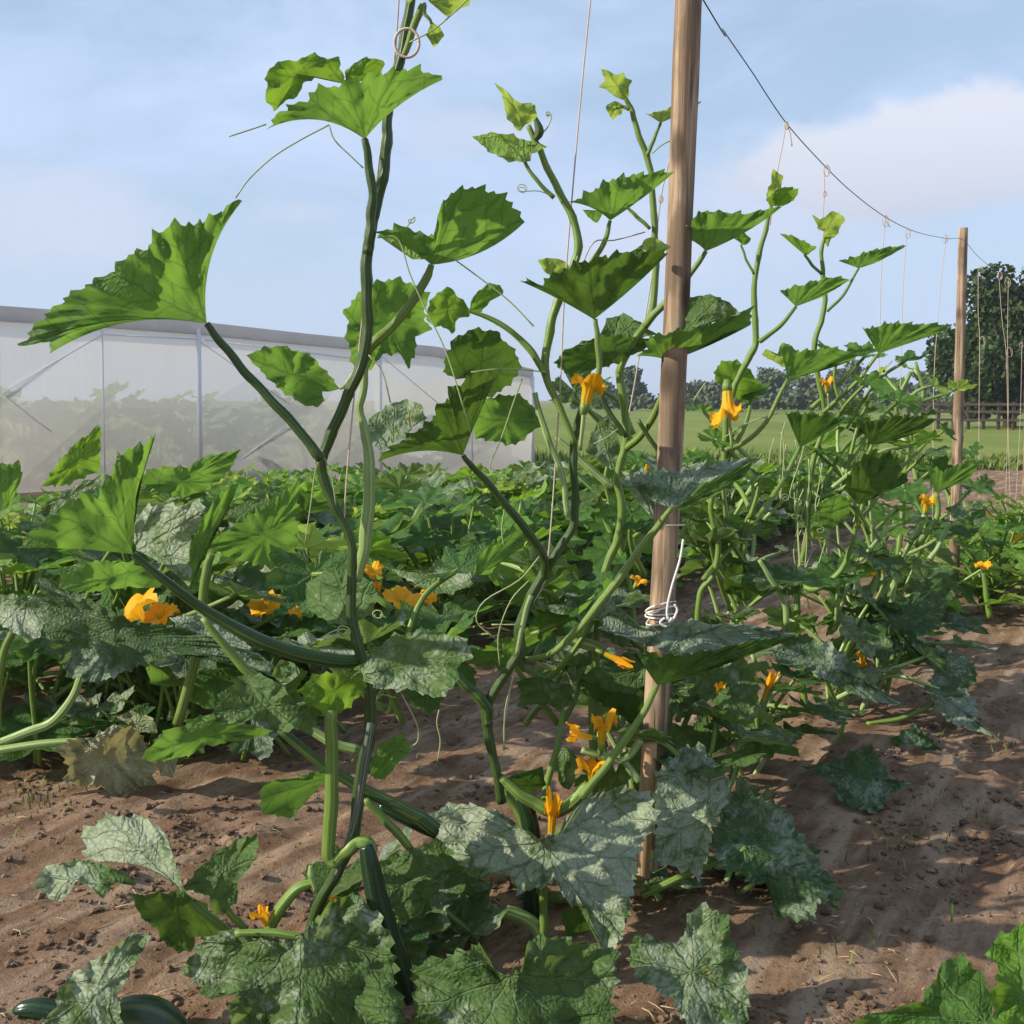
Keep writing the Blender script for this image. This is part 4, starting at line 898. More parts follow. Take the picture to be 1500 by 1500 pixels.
leaf(B, (700, 842), [(692, 843), (700, 815), (724, 791), (756, 765), (771, 780), (770, 800), (742, 816), (716, 842)], YB + .08, 'u', 'clean', bulge=.12, ty=-.3)
leaf(B, (640, 838), [(563, 830), (600, 836), (626, 834), (650, 812), (690, 809), (706, 830), (716, 851), (690, 857), (660, 871), (634, 868), (600, 852)], YB + .35, 't', 'white', c=(650, 842), ty=.9, tx=-.4)
flower(B, (856, 598), (870, 536), YB - .05, 30, opened=.75, stalk=[(850, 660, 4), (856, 600, 5)])
leaf(B, (800, 1234), [(632, 1192), (660, 1176), (700, 1180), (736, 1190), (766, 1214), (798, 1232), (826, 1203), (860, 1166), (920, 1150), (957, 1168), (964, 1202), (936, 1240), (928, 1300), (921, 1342), (901, 1394), (884, 1398), (874, 1370), (860, 1332), (830, 1322), (813, 1288), (788, 1302), (760, 1308), (746, 1277), (694, 1286), (674, 1266), (640, 1222)], YB - .16, 't', 'white', c=(806, 1252), ty=.75, bulge=.3, rough=.026)
leaf(B, (1038, 1195), [(958, 1196), (962, 1127), (998, 1098), (1027, 1089), (1054, 1127), (1072, 1150), (1065, 1176), (1044, 1208), (1038, 1248), (1024, 1291), (1014, 1278), (953, 1262), (962, 1234)], YB - .02, 't', 'white', c=(1008, 1188), ty=.8, bulge=.35)
leaf(B, (1093, 1242), [(1042, 1218), (1076, 1162), (1102, 1165), (1146, 1182), (1161, 1200), (1172, 1226), (1205, 1270), (1234, 1306), (1225, 1332), (1198, 1320), (1196, 1352), (1134, 1340), (1126, 1294), (1050, 1272)], YB - .04, 't', 'blue', c=(1118, 1250), ty=.7, bulge=.35, pet=[(1093, 1242, 6), (1050, 1262, 7), (1000, 1284, 8), (940, 1312, 8)], pm='green')
leaf(B, (1015, 1420), [(916, 1404), (932, 1370), (948, 1366), (968, 1380), (1000, 1378), (1008, 1337), (1028, 1322), (1067, 1344), (1074, 1384), (1094, 1422), (1098, 1485), (1080, 1520), (1016, 1520), (983, 1462), (940, 1438)], YB - .42, 't', 'mild', c=(1020, 1415), ty=.8, bulge=.3)
leaf(B, (750, 1432), [(606, 1422), (620, 1406), (657, 1400), (704, 1380), (708, 1411), (747, 1430), (767, 1414), (773, 1376), (800, 1370), (854, 1380), (906, 1393), (901, 1432), (895, 1540), (750, 1550), (608, 1540)], YB - .50, 't', 'white', c=(755, 1468), ty=.8, bulge=.3, rough=.026)
leaf(B, (640, 1280), [(590, 1270), (610, 1240), (650, 1225), (690, 1265), (720, 1300), (690, 1310), (650, 1290)], YB - .03, 't', 'mild', c=(650, 1268), ty=.8, pet=[(643, 1280, 6), (690, 1308, 8), (728, 1338, 8), (770, 1362, 8)], pm='green')
leaf(B, (700, 1380), [(660, 1372), (672, 1345), (705, 1335), (760, 1362), (735, 1380), (700, 1384)], YB - .04, 't', 'dark', c=(710, 1362), ty=1)
leaf(B, (840, 1390), [(822, 1335), (850, 1322), (870, 1360), (880, 1390), (850, 1395), (830, 1370)], YB - .05, 'u', 'dark', c=(850, 1362))
tubep(B, 'petiole', [(797, 1236, 7), (797, 1300, 9), (796, 1372, 10)], YB - .13, 'green')
tubep(B, 'cut_stem', [(742, 1335, 9), (760, 1340, 9.5), (782, 1354, 10), (795, 1378, 10)], YB - .12, 'pale')
tubep(B, 'petiole', [(604, 1350, 4), (640, 1376, 5.5), (675, 1392, 5)], YB - .1, 'dark')
tubep(B, 'courgette', [(776, 1290, 9), (778, 1330, 13), (780, 1372, 12)], YB + .0, 'fruit', 14, .03)
tubep(B, 'fruit_stalk', [(735, 1140, 6), (757, 1160, 8), (785, 1177, 10), (813, 1187, 11), (838, 1175, 10), (862, 1150, 9)], YB - .05, 'green')
tubep(B, 'courgette', [(762, 1166, 10), (772, 1190, 13), (779, 1225, 14), (782, 1262, 13)], YB - .04, 'fruit', 14, .03)
flower(B, (806, 1238), (812, 1160), YB - .06, 19, opened=.35)
flower(B, (880, 1096), (886, 1036), YB + .0, 22, opened=.7); flower(B, (872, 1082), (826, 1070), YB + .03, 16, opened=.6)
flower(B, (868, 1150), (866, 1108), YB + .04, 22, opened=.8)
tubep(B, 'petiole', [(852, 1098, 7), (878, 1106, 8), (900, 1108, 8)], YB + .03, 'pale'); tubep(B, 'petiole', [(905, 1116, 7), (925, 1105, 8), (938, 1084, 8)], YB + .03, 'pale'); tubep(B, 'petiole', [(910, 1112, 6), (922, 1125, 8), (935, 1145, 8)], YB + .04, 'pale')
leaf(B, (830, 1100), [(814, 1112), (826, 1092), (842, 1100), (848, 1135), (832, 1160), (818, 1145)], YB + .06, 't', 'mild', c=(830, 1122), ty=.4)
leaf(B, (848, 1165), [(738, 1140), (770, 1130), (795, 1122), (800, 1150), (770, 1165)], YB + .1, 'u', 'dark', c=(775, 1145))
for T in ([(765, 555), (752, 590), (735, 640), (718, 680), (725, 690), (740, 700)], [(740, 740), (735, 775), (738, 800)], [(790, 815), (760, 850), (710, 880), (698, 910), (725, 935)], [(775, 850), (748, 880), (730, 930), (732, 975)], [(760, 915), (720, 915)], [(752, 990), (740, 1040), (738, 1100)]): tendril(B, T, YB - .04, 1.1)
tendril(B, [(795, 195), (803, 185), (808, 170)], YB - .03, 1.0, (803, 165, 4, 2)); tendril(B, [(812, 288), (790, 280), (772, 280)], YB - .03, .8, (765, 274, 8, 2.2)); tendril(B, [(850, 395), (870, 355), (900, 352), (945, 340)], YB, 1.0); tendril(B, [(820, 404), (838, 395), (846, 375)], YB - .04, 1.2); tendril(B, [(800, 545), (740, 540), (690, 545)], YB - .05, 1.0)

# ---- third plant, beside the near post
C = plant(940, 1200, YC, 'climbing courgette winding close round the near post with long bright petioles'); THIN[C.name] = 0.72
tubep(C, 'flower_stalk', [(901, 158, 3), (910, 156, 3.5), (921, 160, 4)], YC - .015, 'green', 7)
tubep(C, 'stem', [(911, 136, 3), (917, 145, 4), (926, 165, 5), (934, 192, 5.5), (947, 228, 6), (954, 262, 6), (958, 318, 6.5), (960, 352, 6.5), (961, 390, 6.5), (956, 450, 7), (944, 478, 7.5), (925, 505, 7.5), (908, 545, 8), (914, 590, 8), (918, 640, 8), (910, 672, 8), (904, 705, 8), (911, 742, 8.5), (905, 790, 8.5), (888, 830, 8), (880, 872, 8), (873, 950, 8), (868, 1040, 8), (872, 1180, 9)], YC, 'green', 11, .09)
tubep(C, 'stem', [(918, 640, 5), (890, 600, 6), (874, 560, 6)], YC - .02, 'dark'); tubep(C, 'petiole', [(815, 640, 5), (850, 672, 7), (880, 700, 8), (898, 712, 8)], YC - .03, 'pale')
tubep(C, 'petiole', [(1000, 700, 4), (960, 655, 5), (935, 615, 5)], YC - .08, 'dark')
leaf(C, (916, 146), [(880, 102), (890, 103), (898, 108), (908, 112), (913, 104), (918, 117), (928, 118), (920, 128), (922, 142), (913, 148), (897, 138), (883, 129), (876, 127), (887, 118)], YC - .02, 'u', 'young', c=(906, 125), teeth=.7)
leaf(C, (905, 152), [(886, 157), (891, 166), (897, 178), (903, 169), (912, 168), (913, 154), (900, 147)], YC - .02, 'u', 'young', c=(900, 160), teeth=.7)
leaf(C, (968, 180), [(945, 166), (967, 164), (992, 152), (1030, 149), (1010, 160), (986, 172)], YC - .04, 'u', 'young', bulge=.1, pet=[(968, 180, 3), (957, 205, 4), (948, 228, 4.5)], pm='green')
tubep(C, 'side_shoot', [(918, 303, 3), (934, 318, 4), (953, 335, 4)], YC - .01, 'green')
leaf(C, (1034, 368), [(985, 346), (1010, 336), (1016, 320), (1032, 310), (1062, 310), (1092, 313), (1116, 308), (1147, 302)], YC - .12, 'u', 'clean', bend=(-.11, -.04), pet=([(1034, 368, 4.5), (1003, 412, 6.5), (970, 448, 7.5), (944, 478, 8)], YC - .04), pm='green')
leaf(C, (1030, 335), [(1012, 322), (1030, 310), (1062, 311), (1088, 316), (1050, 330)], YC - .06, 't', 'mild', c=(1048, 320), ty=.8, bulge=.1)
leaf(C, (981, 529), [(932, 522), (950, 508), (948, 494), (985, 485), (1022, 480), (1060, 468), (1104, 448), (1098, 478), (1062, 488), (1032, 503)], YC - .15, 'u', 'clean', bend=(-.06, -.03), pet=([(981, 529, 5), (967, 590, 6.5), (942, 635, 7), (916, 658, 7.5)], YC), pm='green')
leaf(C, (1000, 488), [(984, 482), (990, 455), (1006, 437), (1030, 430), (1060, 437), (1086, 459), (1045, 474), (1010, 486)], YC - .20, 't', 'white', c=(1030, 460), ty=.4, tx=-.7, bulge=.15)
leaf(C, (900, 495), [(878, 492), (889, 466), (918, 460), (945, 478), (962, 490), (930, 497)], YC + .05, 't', 'white', c=(918, 480), ty=.6)
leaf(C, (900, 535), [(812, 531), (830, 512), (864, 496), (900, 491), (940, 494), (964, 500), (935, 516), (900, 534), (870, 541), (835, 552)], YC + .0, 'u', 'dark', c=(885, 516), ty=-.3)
leaf(C, (880, 620), [(858, 660), (868, 630), (890, 605), (905, 640), (912, 665), (905, 690), (880, 680)], YC + .12, 't', 'white', c=(888, 650), ty=.5)
leaf(C, (984, 744), [(910, 690), (940, 688), (982, 690), (1022, 683), (1062, 676), (1112, 670), (1092, 690), (1060, 711), (1028, 730)], YC - .36, 't', 'blue', bulge=-.2, ty=.6, bend=(.1, 0))
leaf(C, (986, 748), [(1020, 712), (1060, 695), (1112, 671), (1090, 698), (1058, 718), (1028, 738)], YC - .38, 'u', 'clean', bulge=.1, ty=-.2)
leaf(C, (958, 762), [(905, 700), (925, 698), (955, 720), (960, 745)], YC - .37, 't', 'mild', bulge=.1, ty=.5)
tubep(C, 'petiole', [(984, 744, 5), (960, 775, 7), (925, 822, 8), (880, 882, 8.5), (840, 930, 8), (800, 960, 6), (770, 966, 5)], (YC - .36, YB + .02), 'green', 11)
leaf(C, (944, 962), [(880, 922), (886, 902), (905, 905), (930, 915), (968, 920), (1006, 906), (1042, 915), (1096, 915), (1172, 930), (1120, 945), (1060, 955), (1000, 962)], YC - .28, 't', 'blue', c=(985, 935), ty=.8, bulge=.25)
leaf(C, (963, 1004), [(930, 952), (962, 958), (1004, 958), (1052, 950), (1102, 938), (1172, 930), (1130, 948), (1082, 966), (1030, 986)], YC - .32, 'u', 'dark', bend=(.02, 0), bulge=.15, pet=([(963, 1002, 5.5), (950, 1030, 7.5), (918, 1080, 8.5), (884, 1128, 9), (850, 1168, 9)], YB - .08), pm='green')
leaf(C, (975, 1010), [(955, 1014), (1000, 997), (1042, 980), (1086, 960), (1108, 984), (1113, 1046), (1090, 1056), (1066, 1040), (1040, 1026), (1010, 1020), (992, 1046), (966, 1032)], YC - .1, 't', 'white', c=(1055, 1008), ty=.7, tx=-.4, bulge=.3)
leaf(C, (940, 985), [(848, 992), (890, 969), (932, 964), (957, 990), (930, 1016), (886, 1012)], YC - .05, 't', 'white', c=(905, 992), ty=.8)
leaf(C, (825, 1040), [(754, 998), (790, 990), (820, 999), (842, 1005), (836, 1030), (822, 1042), (796, 1030), (756, 1036), (764, 1016)], YC - .1, 't', 'mild', c=(802, 1015), ty=.8, pet=([(825, 1040, 5), (816, 1095, 7.5), (802, 1150, 8), (796, 1180, 8)], YB + .02), pm='green')
leaf(C, (900, 1030), [(850, 1000), (880, 1000), (940, 1010), (955, 1030), (930, 1070), (915, 1050), (870, 1025)], YC - .02, 'u', 'dark', c=(900, 1022), ty=-.2)
leaf(C, (770, 960), [(767, 958), (776, 913), (812, 880), (854, 882), (869, 893), (828, 914), (808, 932)], YC + .02, 'u', 'clean', c=(800, 915), ty=-.3)
leaf(C, (890, 945), [(872, 916), (890, 899), (906, 889), (922, 905), (931, 930), (914, 951), (890, 936)], YC - .08, 't', 'white', c=(902, 920), ty=.5)
tubep(C, 'courgette', [(815, 937, 5), (840, 938, 8), (868, 945, 9), (884, 952, 6)], YC - .06, 'pale', 12); flower(C, (880, 955), (922, 974), YC - .1, 15, opened=.1)
leaf(C, (920, 1160), [(930, 1100), (950, 1085), (965, 1130), (955, 1175), (930, 1180)], YC + .08, 'dark' and 'u', 'dark', c=(945, 1132), ty=-.2)
flower(C, (1050, 1016), (1056, 998), YC - .2, 11, opened=.5)
for T in ([(985, 560), (995, 580), (1008, 602)], [(1008, 602), (1020, 580), (1034, 560)], [(955, 225), (970, 212), (990, 202)], [(842, 1012), (830, 985), (824, 990)], [(870, 650), (890, 640), (905, 628)]): tendril(C, T, YC - .1, 1.0)

# ---- fourth and fifth plants and the ones towards the far post
D = plant(1105, 1140, YD, 'climbing courgette in front of the far field carrying a hanging yellow flower'); THIN[D.name] = 0.64
tubep(D, 'stem', [(1130, 300, 3.5), (1122, 335, 5), (1112, 375, 5.5), (1105, 420, 6), (1106, 470, 6.5), (1108, 500, 7), (1097, 524, 7), (1082, 552, 7), (1073, 575, 7), (1064, 610, 7), (1062, 648, 7), (1058, 690, 6), (1040, 740, 6), (1052, 790, 6), (1045, 840, 6.5), (1026, 870, 6.5), (1022, 930, 6.5), (1025, 1040, 7), (1030, 1150, 8)], YD, 'green', 10, .09)
leaf(D, (1132, 300), [(1124, 296), (1122, 284), (1129, 268), (1132, 244), (1138, 253), (1149, 257), (1143, 272), (1148, 296)], YD - .02, 'u', 'young', c=(1136, 282), teeth=.7)
leaf(D, (1128, 302), [(1122, 292), (1142, 274), (1170, 276), (1165, 292), (1146, 302)], YD - .03, 'u', 'bright', teeth=1.3)
leaf(D, (1085, 358), [(1072, 345), (1088, 340), (1102, 350), (1090, 360)], YD - .02, 'u', 'bright', c=(1087, 350), pet=[(1085, 358, 2.5), (1093, 378, 3), (1104, 402, 3)], pm='green')
leaf(D, (1166, 449), [(1142, 426), (1165, 420), (1196, 410), (1222, 405), (1246, 408), (1230, 420), (1202, 436)], YD - .05, 'u', 'clean', pet=[(1166, 449, 4), (1142, 478, 5.5), (1112, 500, 6)], pm='green')
leaf(D, (1154, 556), [(1144, 512), (1150, 504), (1166, 512), (1188, 513), (1226, 508), (1259, 520), (1250, 528), (1220, 531), (1188, 546)], YD - .06, 'u', 'clean', bend=(0, -.04), pet=[(1154, 556, 4.5), (1122, 618, 5.5), (1090, 648, 6), (1062, 660, 6)], pm='green')
leaf(D, (1066, 570), [(1046, 546), (1055, 530), (1080, 528), (1100, 545), (1116, 566), (1105, 588), (1085, 590), (1066, 568), (1050, 560)], YD + .05, 'u', 'bright', c=(1080, 555), ty=-.2)
leaf(D, (1150, 510), [(1115, 520), (1122, 510), (1138, 522), (1145, 500), (1158, 505), (1150, 540), (1138, 532)], YD - .05, 'u', 'young', c=(1142, 520), teeth=1.4)
flower(D, (1065, 566), (1068, 622), YD - .08, 29, opened=.6, stalk=[(1072, 655, 3), (1070, 630, 3.5), (1066, 590, 4), (1064, 580, 4)])
leaf(D, (1145, 975), [(1126, 953), (1160, 945), (1182, 942), (1214, 940), (1242, 964), (1274, 1000), (1324, 1031), (1286, 1030), (1240, 1013), (1190, 986), (1140, 971)], YD - .1, 't', 'blue', c=(1205, 970), ty=.7, bulge=.25)
leaf(D, (1110, 1082), [(1084, 1065), (1122, 1067), (1172, 1070), (1162, 1090), (1140, 1101), (1110, 1086)], YD - .2, 't', 'blue', c=(1125, 1080), ty=1, pet=[(1108, 1080, 3), (1088, 1108, 4), (1072, 1150, 4.5)], pm='green')
flower(D, (1116, 1030), (1135, 982), YD - .15, 13, opened=.15); tubep(D, 'flower_stalk', [(1116, 1030, 5), (1108, 1055, 5), (1112, 1080, 5)], YD - .15, 'green')
leaf(D, (1030, 850), [(1060, 830), (1090, 822), (1120, 845), (1115, 880), (1085, 880), (1060, 868)], YD + .1, 'u', 'dark', c=(1088, 852))
tubep(D, 'petiole', [(1112, 820, 5), (1130, 850, 6.5), (1148, 880, 7), (1152, 915, 7)], YD + .0, 'pale')
tendril(D, [(1062, 640), (1090, 622), (1140, 605)], YD - .04, .9)
E = plant(1205, 1060, YE, 'climbing courgette whose top leaf points right below the knotted twine'); THIN[E.name] = 0.66
tubep(E, 'stem', [(1210, 340, 3), (1204, 365, 4), (1205, 400, 4.5), (1209, 440, 5), (1203, 470, 5.5), (1194, 500, 5.5), (1196, 540, 5.5), (1204, 580, 5.5), (1208, 620, 5), (1190, 680, 5.5), (1185, 740, 6), (1180, 800, 6), (1172, 830, 6), (1168, 890, 6.5), (1175, 1000, 7), (1190, 1070, 7)], YE, 'green', 10, .09)
leaf(E, (1204, 345), [(1190, 314), (1203, 323), (1217, 309), (1230, 311), (1239, 323), (1230, 333), (1228, 344), (1218, 348), (1213, 362), (1206, 353), (1208, 340), (1199, 337)], YE - .02, 'u', 'young', c=(1215, 331), teeth=.7)
leaf(E, (1178, 373), [(1142, 342), (1160, 345), (1178, 354), (1197, 362), (1182, 374)], YE - .02, 'u', 'bright', pet=[(1178, 373, 3), (1190, 388, 3.5), (1203, 402, 3.5)], pm='dark')
leaf(E, (1258, 393), [(1228, 382), (1250, 377), (1271, 368), (1300, 362), (1330, 359), (1310, 371), (1281, 386)], YE - .04, 'u', 'clean', pet=[(1258, 393, 2.8), (1238, 428, 3.5), (1212, 456, 4)], pm='green')
leaf(E, (1287, 518), [(1262, 478), (1276, 482), (1292, 475), (1312, 472), (1346, 475), (1372, 473), (1393, 480), (1370, 490), (1330, 502)], YE - .08, 'u', 'clean', pet=([(1287, 518, 3.5), (1256, 558, 4.5), (1222, 590, 5), (1206, 605, 5)], YE), pm='green')
leaf(E, (1172, 656), [(1150, 603), (1176, 605), (1202, 607), (1242, 615), (1218, 630), (1200, 638)], YE - .25, 'u', 'dark', pet=([(1172, 656, 4.5), (1142, 712, 6), (1102, 768, 6.5), (1058, 815, 7), (1032, 848, 7)], YD - .05), pm='green')
leaf(E, (1277, 652), [(1254, 615), (1280, 618), (1312, 610), (1346, 609), (1372, 615), (1342, 635), (1302, 648)], YE - .1, 'u', 'dark', pet=([(1277, 652, 4), (1258, 698, 5), (1222, 722, 5.5), (1190, 735, 5)], YE), pm='green')
leaf(E, (1258, 740), [(1235, 715), (1250, 680), (1276, 660), (1306, 664), (1322, 690), (1333, 705), (1300, 716)], YE - .15, 'u', 'dark', bulge=.15, pet=([(1258, 738, 4), (1249, 790, 5.5), (1230, 838, 6.5), (1196, 862, 7), (1178, 860, 6)], YE - .05), pm='green')
leaf(E, (1210, 775), [(1188, 760), (1200, 736), (1226, 722), (1246, 740), (1240, 762), (1214, 776)], YE - .06, 'u', 'clean', c=(1218, 750))
leaf(E, (1300, 600), [(1225, 605), (1245, 590), (1275, 585), (1285, 600), (1260, 612)], YE + .1, 't', 'mild', c=(1256, 598), ty=.8)
flower(E, (1211, 574), (1211, 550), YE - .05, 11, opened=.7, stalk=[(1213, 600, 2), (1213, 576, 2.5)])
leaf(E, (1310, 905), [(1242, 870), (1276, 880), (1312, 890), (1346, 868), (1376, 864), (1384, 890), (1376, 921), (1342, 932), (1312, 937), (1280, 902)], YE - .05, 't', 'blue', c=(1322, 900), ty=.8, bulge=.3)
leaf(E, (1252, 1100), [(1178, 1124), (1235, 1111), (1251, 1098), (1276, 1095), (1308, 1141), (1338, 1148), (1302, 1164), (1288, 1192), (1260, 1186), (1233, 1176), (1213, 1143)], 3.0, 't', 'blue', c=(1258, 1140), ty=.9, bulge=.3)
leaf(E, (1380, 1020), [(1358, 1005), (1400, 1003), (1427, 1020), (1436, 1060), (1463, 1082), (1430, 1071), (1395, 1061), (1370, 1036)], YE - .2, 't', 'blue', c=(1400, 1035), ty=.8, pet=[(1372, 1030, 4), (1320, 1052, 5), (1270, 1060, 5)], pm='green')
leaf(E, (1370, 960), [(1338, 945), (1390, 954), (1427, 970), (1432, 1000), (1412, 1012), (1370, 988)], YE - .1, 't', 'blue', c=(1390, 978), ty=.7)
leaf(E, (1310, 1070), [(1303, 1082), (1340, 1060), (1371, 1090), (1396, 1130), (1391, 1152), (1360, 1131), (1330, 1111)], YE - .35, 't', 'blue', c=(1350, 1100), ty=.7)
flower(E, (1262, 975), (1262, 950), YE - .05, 10, opened=.5); flower(E, (1268, 985), (1260, 966), YE - .06, 9, opened=.6)
tubep(E, 'petiole', [(1240, 1040, 5), (1225, 1085, 5), (1180, 1100, 5), (1120, 1105, 4)], YE - .3, 'green'); tubep(E, 'petiole', [(1302, 900, 5), (1308, 960, 6), (1295, 1030, 6)], YE - .02, 'green'); tubep(E, 'petiole', [(1290, 940, 4.5), (1280, 1000, 5.5), (1250, 1060, 6)], YE - .02, 'pale')
def extra(root, Y, seed, n, box, kinds, sd='u', s=(26, 44), h=None):
    """smaller leaves and stalks of a plant, filling the part of it between the leaves followed one by one"""
    rr = random.Random(seed); k = F / Y
    for i in range(n):
        x, y = rr.uniform(box[0], box[2]), rr.uniform(box[1], box[3]); J = P(x, y, Y + rr.uniform(-.12, .2)); b = P((box[0] + box[2]) / 2 + rr.uniform(-30, 30), min(box[3] + 60, y + rr.uniform(50, 130)), Y)
        scatter_leaf(root, b, J, rr, kinds, rr.uniform(*s) / k / .11, None, .0065, rr.uniform(-3.14, 3.14), rr.uniform(-.7, .4), rr.choice(['green', 'pale', 'green']))
extra(E, YE, 5, 9, (1170, 800, 1330, 1050), ['mild', 'dark', 'clean'])
extra(D, YD, 6, 8, (1010, 880, 1180, 1090), ['mild', 'dark', 'blue' if False else 'mild'])
extra(C, YC + .15, 8, 7, (840, 600, 1000, 900), ['clean', 'dark', 'mild'])
extra(B, YB + .3, 9, 11, (720, 780, 880, 1000), ['mild', 'white', 'clean'], s=(36, 60))
extra(C, YC + .3, 31, 12, (830, 560, 1000, 770), ['clean', 'bright', 'mild'], s=(22, 44))
extra(C, YC + .2, 32, 10, (860, 880, 1080, 1080), ['mild', 'white', 'clean', 'dark'], s=(28, 56))
extra(B, YB + .1, 33, 7, (640, 1180, 900, 1340), ['mild', 'white', 'dark'], s=(40, 66))
extra(A, YA + .45, 19, 8, (430, 830, 700, 1000), ['mild', 'white', 'clean', 'dark'], s=(50, 80))
extra(A, YA + .1, 20, 6, (480, 1250, 700, 1420), ['mild', 'white', 'blue'], s=(45, 75))

def skirt(root, px, Y, seed, n, spread, H, kinds=('blue', 'mild', 'mild', 'white', 'clean'), size=(.75, 1.2), dx=0.0):
    rr = random.Random(seed); x = (px - CX) / F * Y + dx; z0 = ground_z(x, Y); base = Vector((x, Y, z0 + .03))
    for i in range(n):
        a = i * 2.4 + rr.uniform(-.4, .4); q = (i + .5) / n; d = spread * (.3 + .7 * q) * rr.uniform(.75, 1.15); h = H * (1.0 - .6 * q ** 1.5) * rr.uniform(.7, 1.15)
        J = Vector((x + d * math.cos(a), Y + d * math.sin(a) * .8, z0 + h))
        scatter_leaf(root, base + Vector((rr.uniform(-.05, .05), rr.uniform(-.05, .05), rr.uniform(0, .15))), J, rr, kinds, rr.uniform(*size), None, .007, a + rr.uniform(-.4, .4), rr.uniform(-.75, .3), rr.choice(['green', 'pale', 'green']))
extra(E, YE, 35, 9, (1090, 500, 1340, 660), ['clean', 'bright', 'clean'], s=(20, 42))
extra(D, YD, 36, 6, (1030, 560, 1130, 700), ['clean', 'bright'], s=(18, 34))
extra(B, YB + .12, 37, 9, (900, 1050, 1170, 1330), ['blue', 'white', 'mild'], s=(46, 78))
extra(B, YB - .05, 38, 6, (600, 1260, 900, 1400), ['white', 'mild', 'mild'], s=(46, 74))
skirt(D, 1112, YD + .02, 61, 9, .36, .34, size=(.5, 1.0)); skirt(E, 1240, YE - .1, 62, 12, .40, .36, size=(.5, 1.05)); skirt(E, 1300, YE + .1, 66, 9, .36, .32, size=(.5, 1.0)); skirt(C, 960, YC + .25, 64, 9, .36, .40)
extra(E, YE + .15, 15, 10, (1180, 640, 1370, 850), ['clean', 'bright', 'clean', 'mild'], s=(22, 44))
extra(E, YE + .5, 25, 16, (1160, 700, 1370, 880), ['clean', 'bright', 'young', 'white'], s=(10, 26))
extra(D, YD + .15, 16, 14, (1000, 680, 1180, 870), ['clean', 'mild', 'white', 'bright'], s=(28, 56))
extra(D, YD + .6, 26, 14, (1010, 680, 1180, 840), ['clean', 'bright', 'white'], s=(12, 28))
extra(C, YC + .1, 18, 5, (850, 860, 960, 1080), ['mild', 'white', 'dark'])
for px, py, n, s in ((1186, 690, 9, 3), (1180, 760, 8, 5), (1150, 640, 6, 8)):
    rr = random.Random(px)
    for i in range(n):
        x, y = px + rr.uniform(-22, 22), py + rr.uniform(-30, 30)
        tendril(E, [(x, y), (x + rr.uniform(-14, 14), y + 30), (x + rr.uniform(-12, 12), y + 65 + rr.uniform(0, 50))], YE - .1 + rr.uniform(-.1, .2), .9, (x, y + 110, 6, 1.5) if i % 2 else None)
def climber(px, Y, top_py, seed, n, label, kinds=('clean', 'dark', 'mild'), nf=1):
    rr = random.Random(seed); b = G(px, CY + 0); X = (px - CX) / F * Y; H = P(px, top_py, Y).z; root = empty('courgette_plant', (X, Y, 0), label, 'courgette plant', 'courgette plants trained up twines')
    pts = [(X + rr.uniform(-.05, .05) * (1 if i else 0), Y + rr.uniform(-.05, .05), H * i / 8, .015 * (1 - .055 * i)) for i in range(9)]; pts = [(X, Y, -.05, .018)] + pts[1:]
    c = catmull(pts, 5); MB().tube(c, 9, .08).build('stem', SM['green'], root)
    for i in range(n):
        q = (i + rr.uniform(0, .6)) / n; p = Vector(c[int(q * (len(c) - 1))][:3]); a = i * 2.4 + rr.uniform(-.6, .6); L = rr.uniform(.22, .42) * (1.15 - .75 * q)
        J = p + Vector((math.cos(a) * L * .85, math.sin(a) * L * .6, L * rr.uniform(.25, .85)))
        if q < .15: J.z = max(J.z, .12)
        scatter_leaf(root, p, J, rr, kinds if q < .85 else ['young'], rr.uniform(.7, 1.1) * (1.1 - .55 * q), None, .007, a, rr.uniform(-.8, .35), rr.choice(['green', 'pale']))
    skirt(root, px, Y, seed + 100, 9, .30, .36, ('mild', 'blue', 'clean', 'dark'))
    for k in range(nf):
        p = Vector(c[int(rr.uniform(.2, .7) * len(c))][:3]); flower_at(root, p, p + Vector((rr.uniform(-.1, .1), -.08, .08)), rr)
climber(1318, 4.65, 545, 41, 15, 'climbing courgette with yellow bloom just left of the second post', nf=1)
climber(1345, 5.5, 530, 42, 15, 'climbing courgette half hidden right before the second post', nf=1)
climber(1404, 6.9, 640, 43, 12, 'low climbing courgette wrapped about the second post')
F_ = plant(1330, 900, 4.4, 'courgette with a single yellow flower in front of the second post')
flower(F_, (1354, 752), (1361, 724), 4.4, 13, opened=.7, stalk=[(1325, 810, 4), (1345, 775, 4.5), (1354, 754, 4)])
tubep(F_, 'stem', [(1325, 805, 5), (1310, 850, 5.5), (1300, 930, 6), (1302, 990, 7)], 4.4, 'pale')
leaf(F_, (1372, 722), [(1356, 682), (1382, 690), (1408, 678), (1434, 680), (1420, 702), (1392, 712)], 4.35, 'u', 'clean', pet=[(1372, 722, 3.5), (1372, 760, 4.5), (1340, 800, 5)], pm='green')
leaf(F_, (1400, 760), [(1385, 745), (1410, 735), (1440, 732), (1450, 738), (1425, 750), (1402, 765)], 4.5, 't', 'mild', c=(1416, 748), pet=[(1390, 765, 3), (1375, 800, 3.5), (1362, 820, 4)], pm='pale')

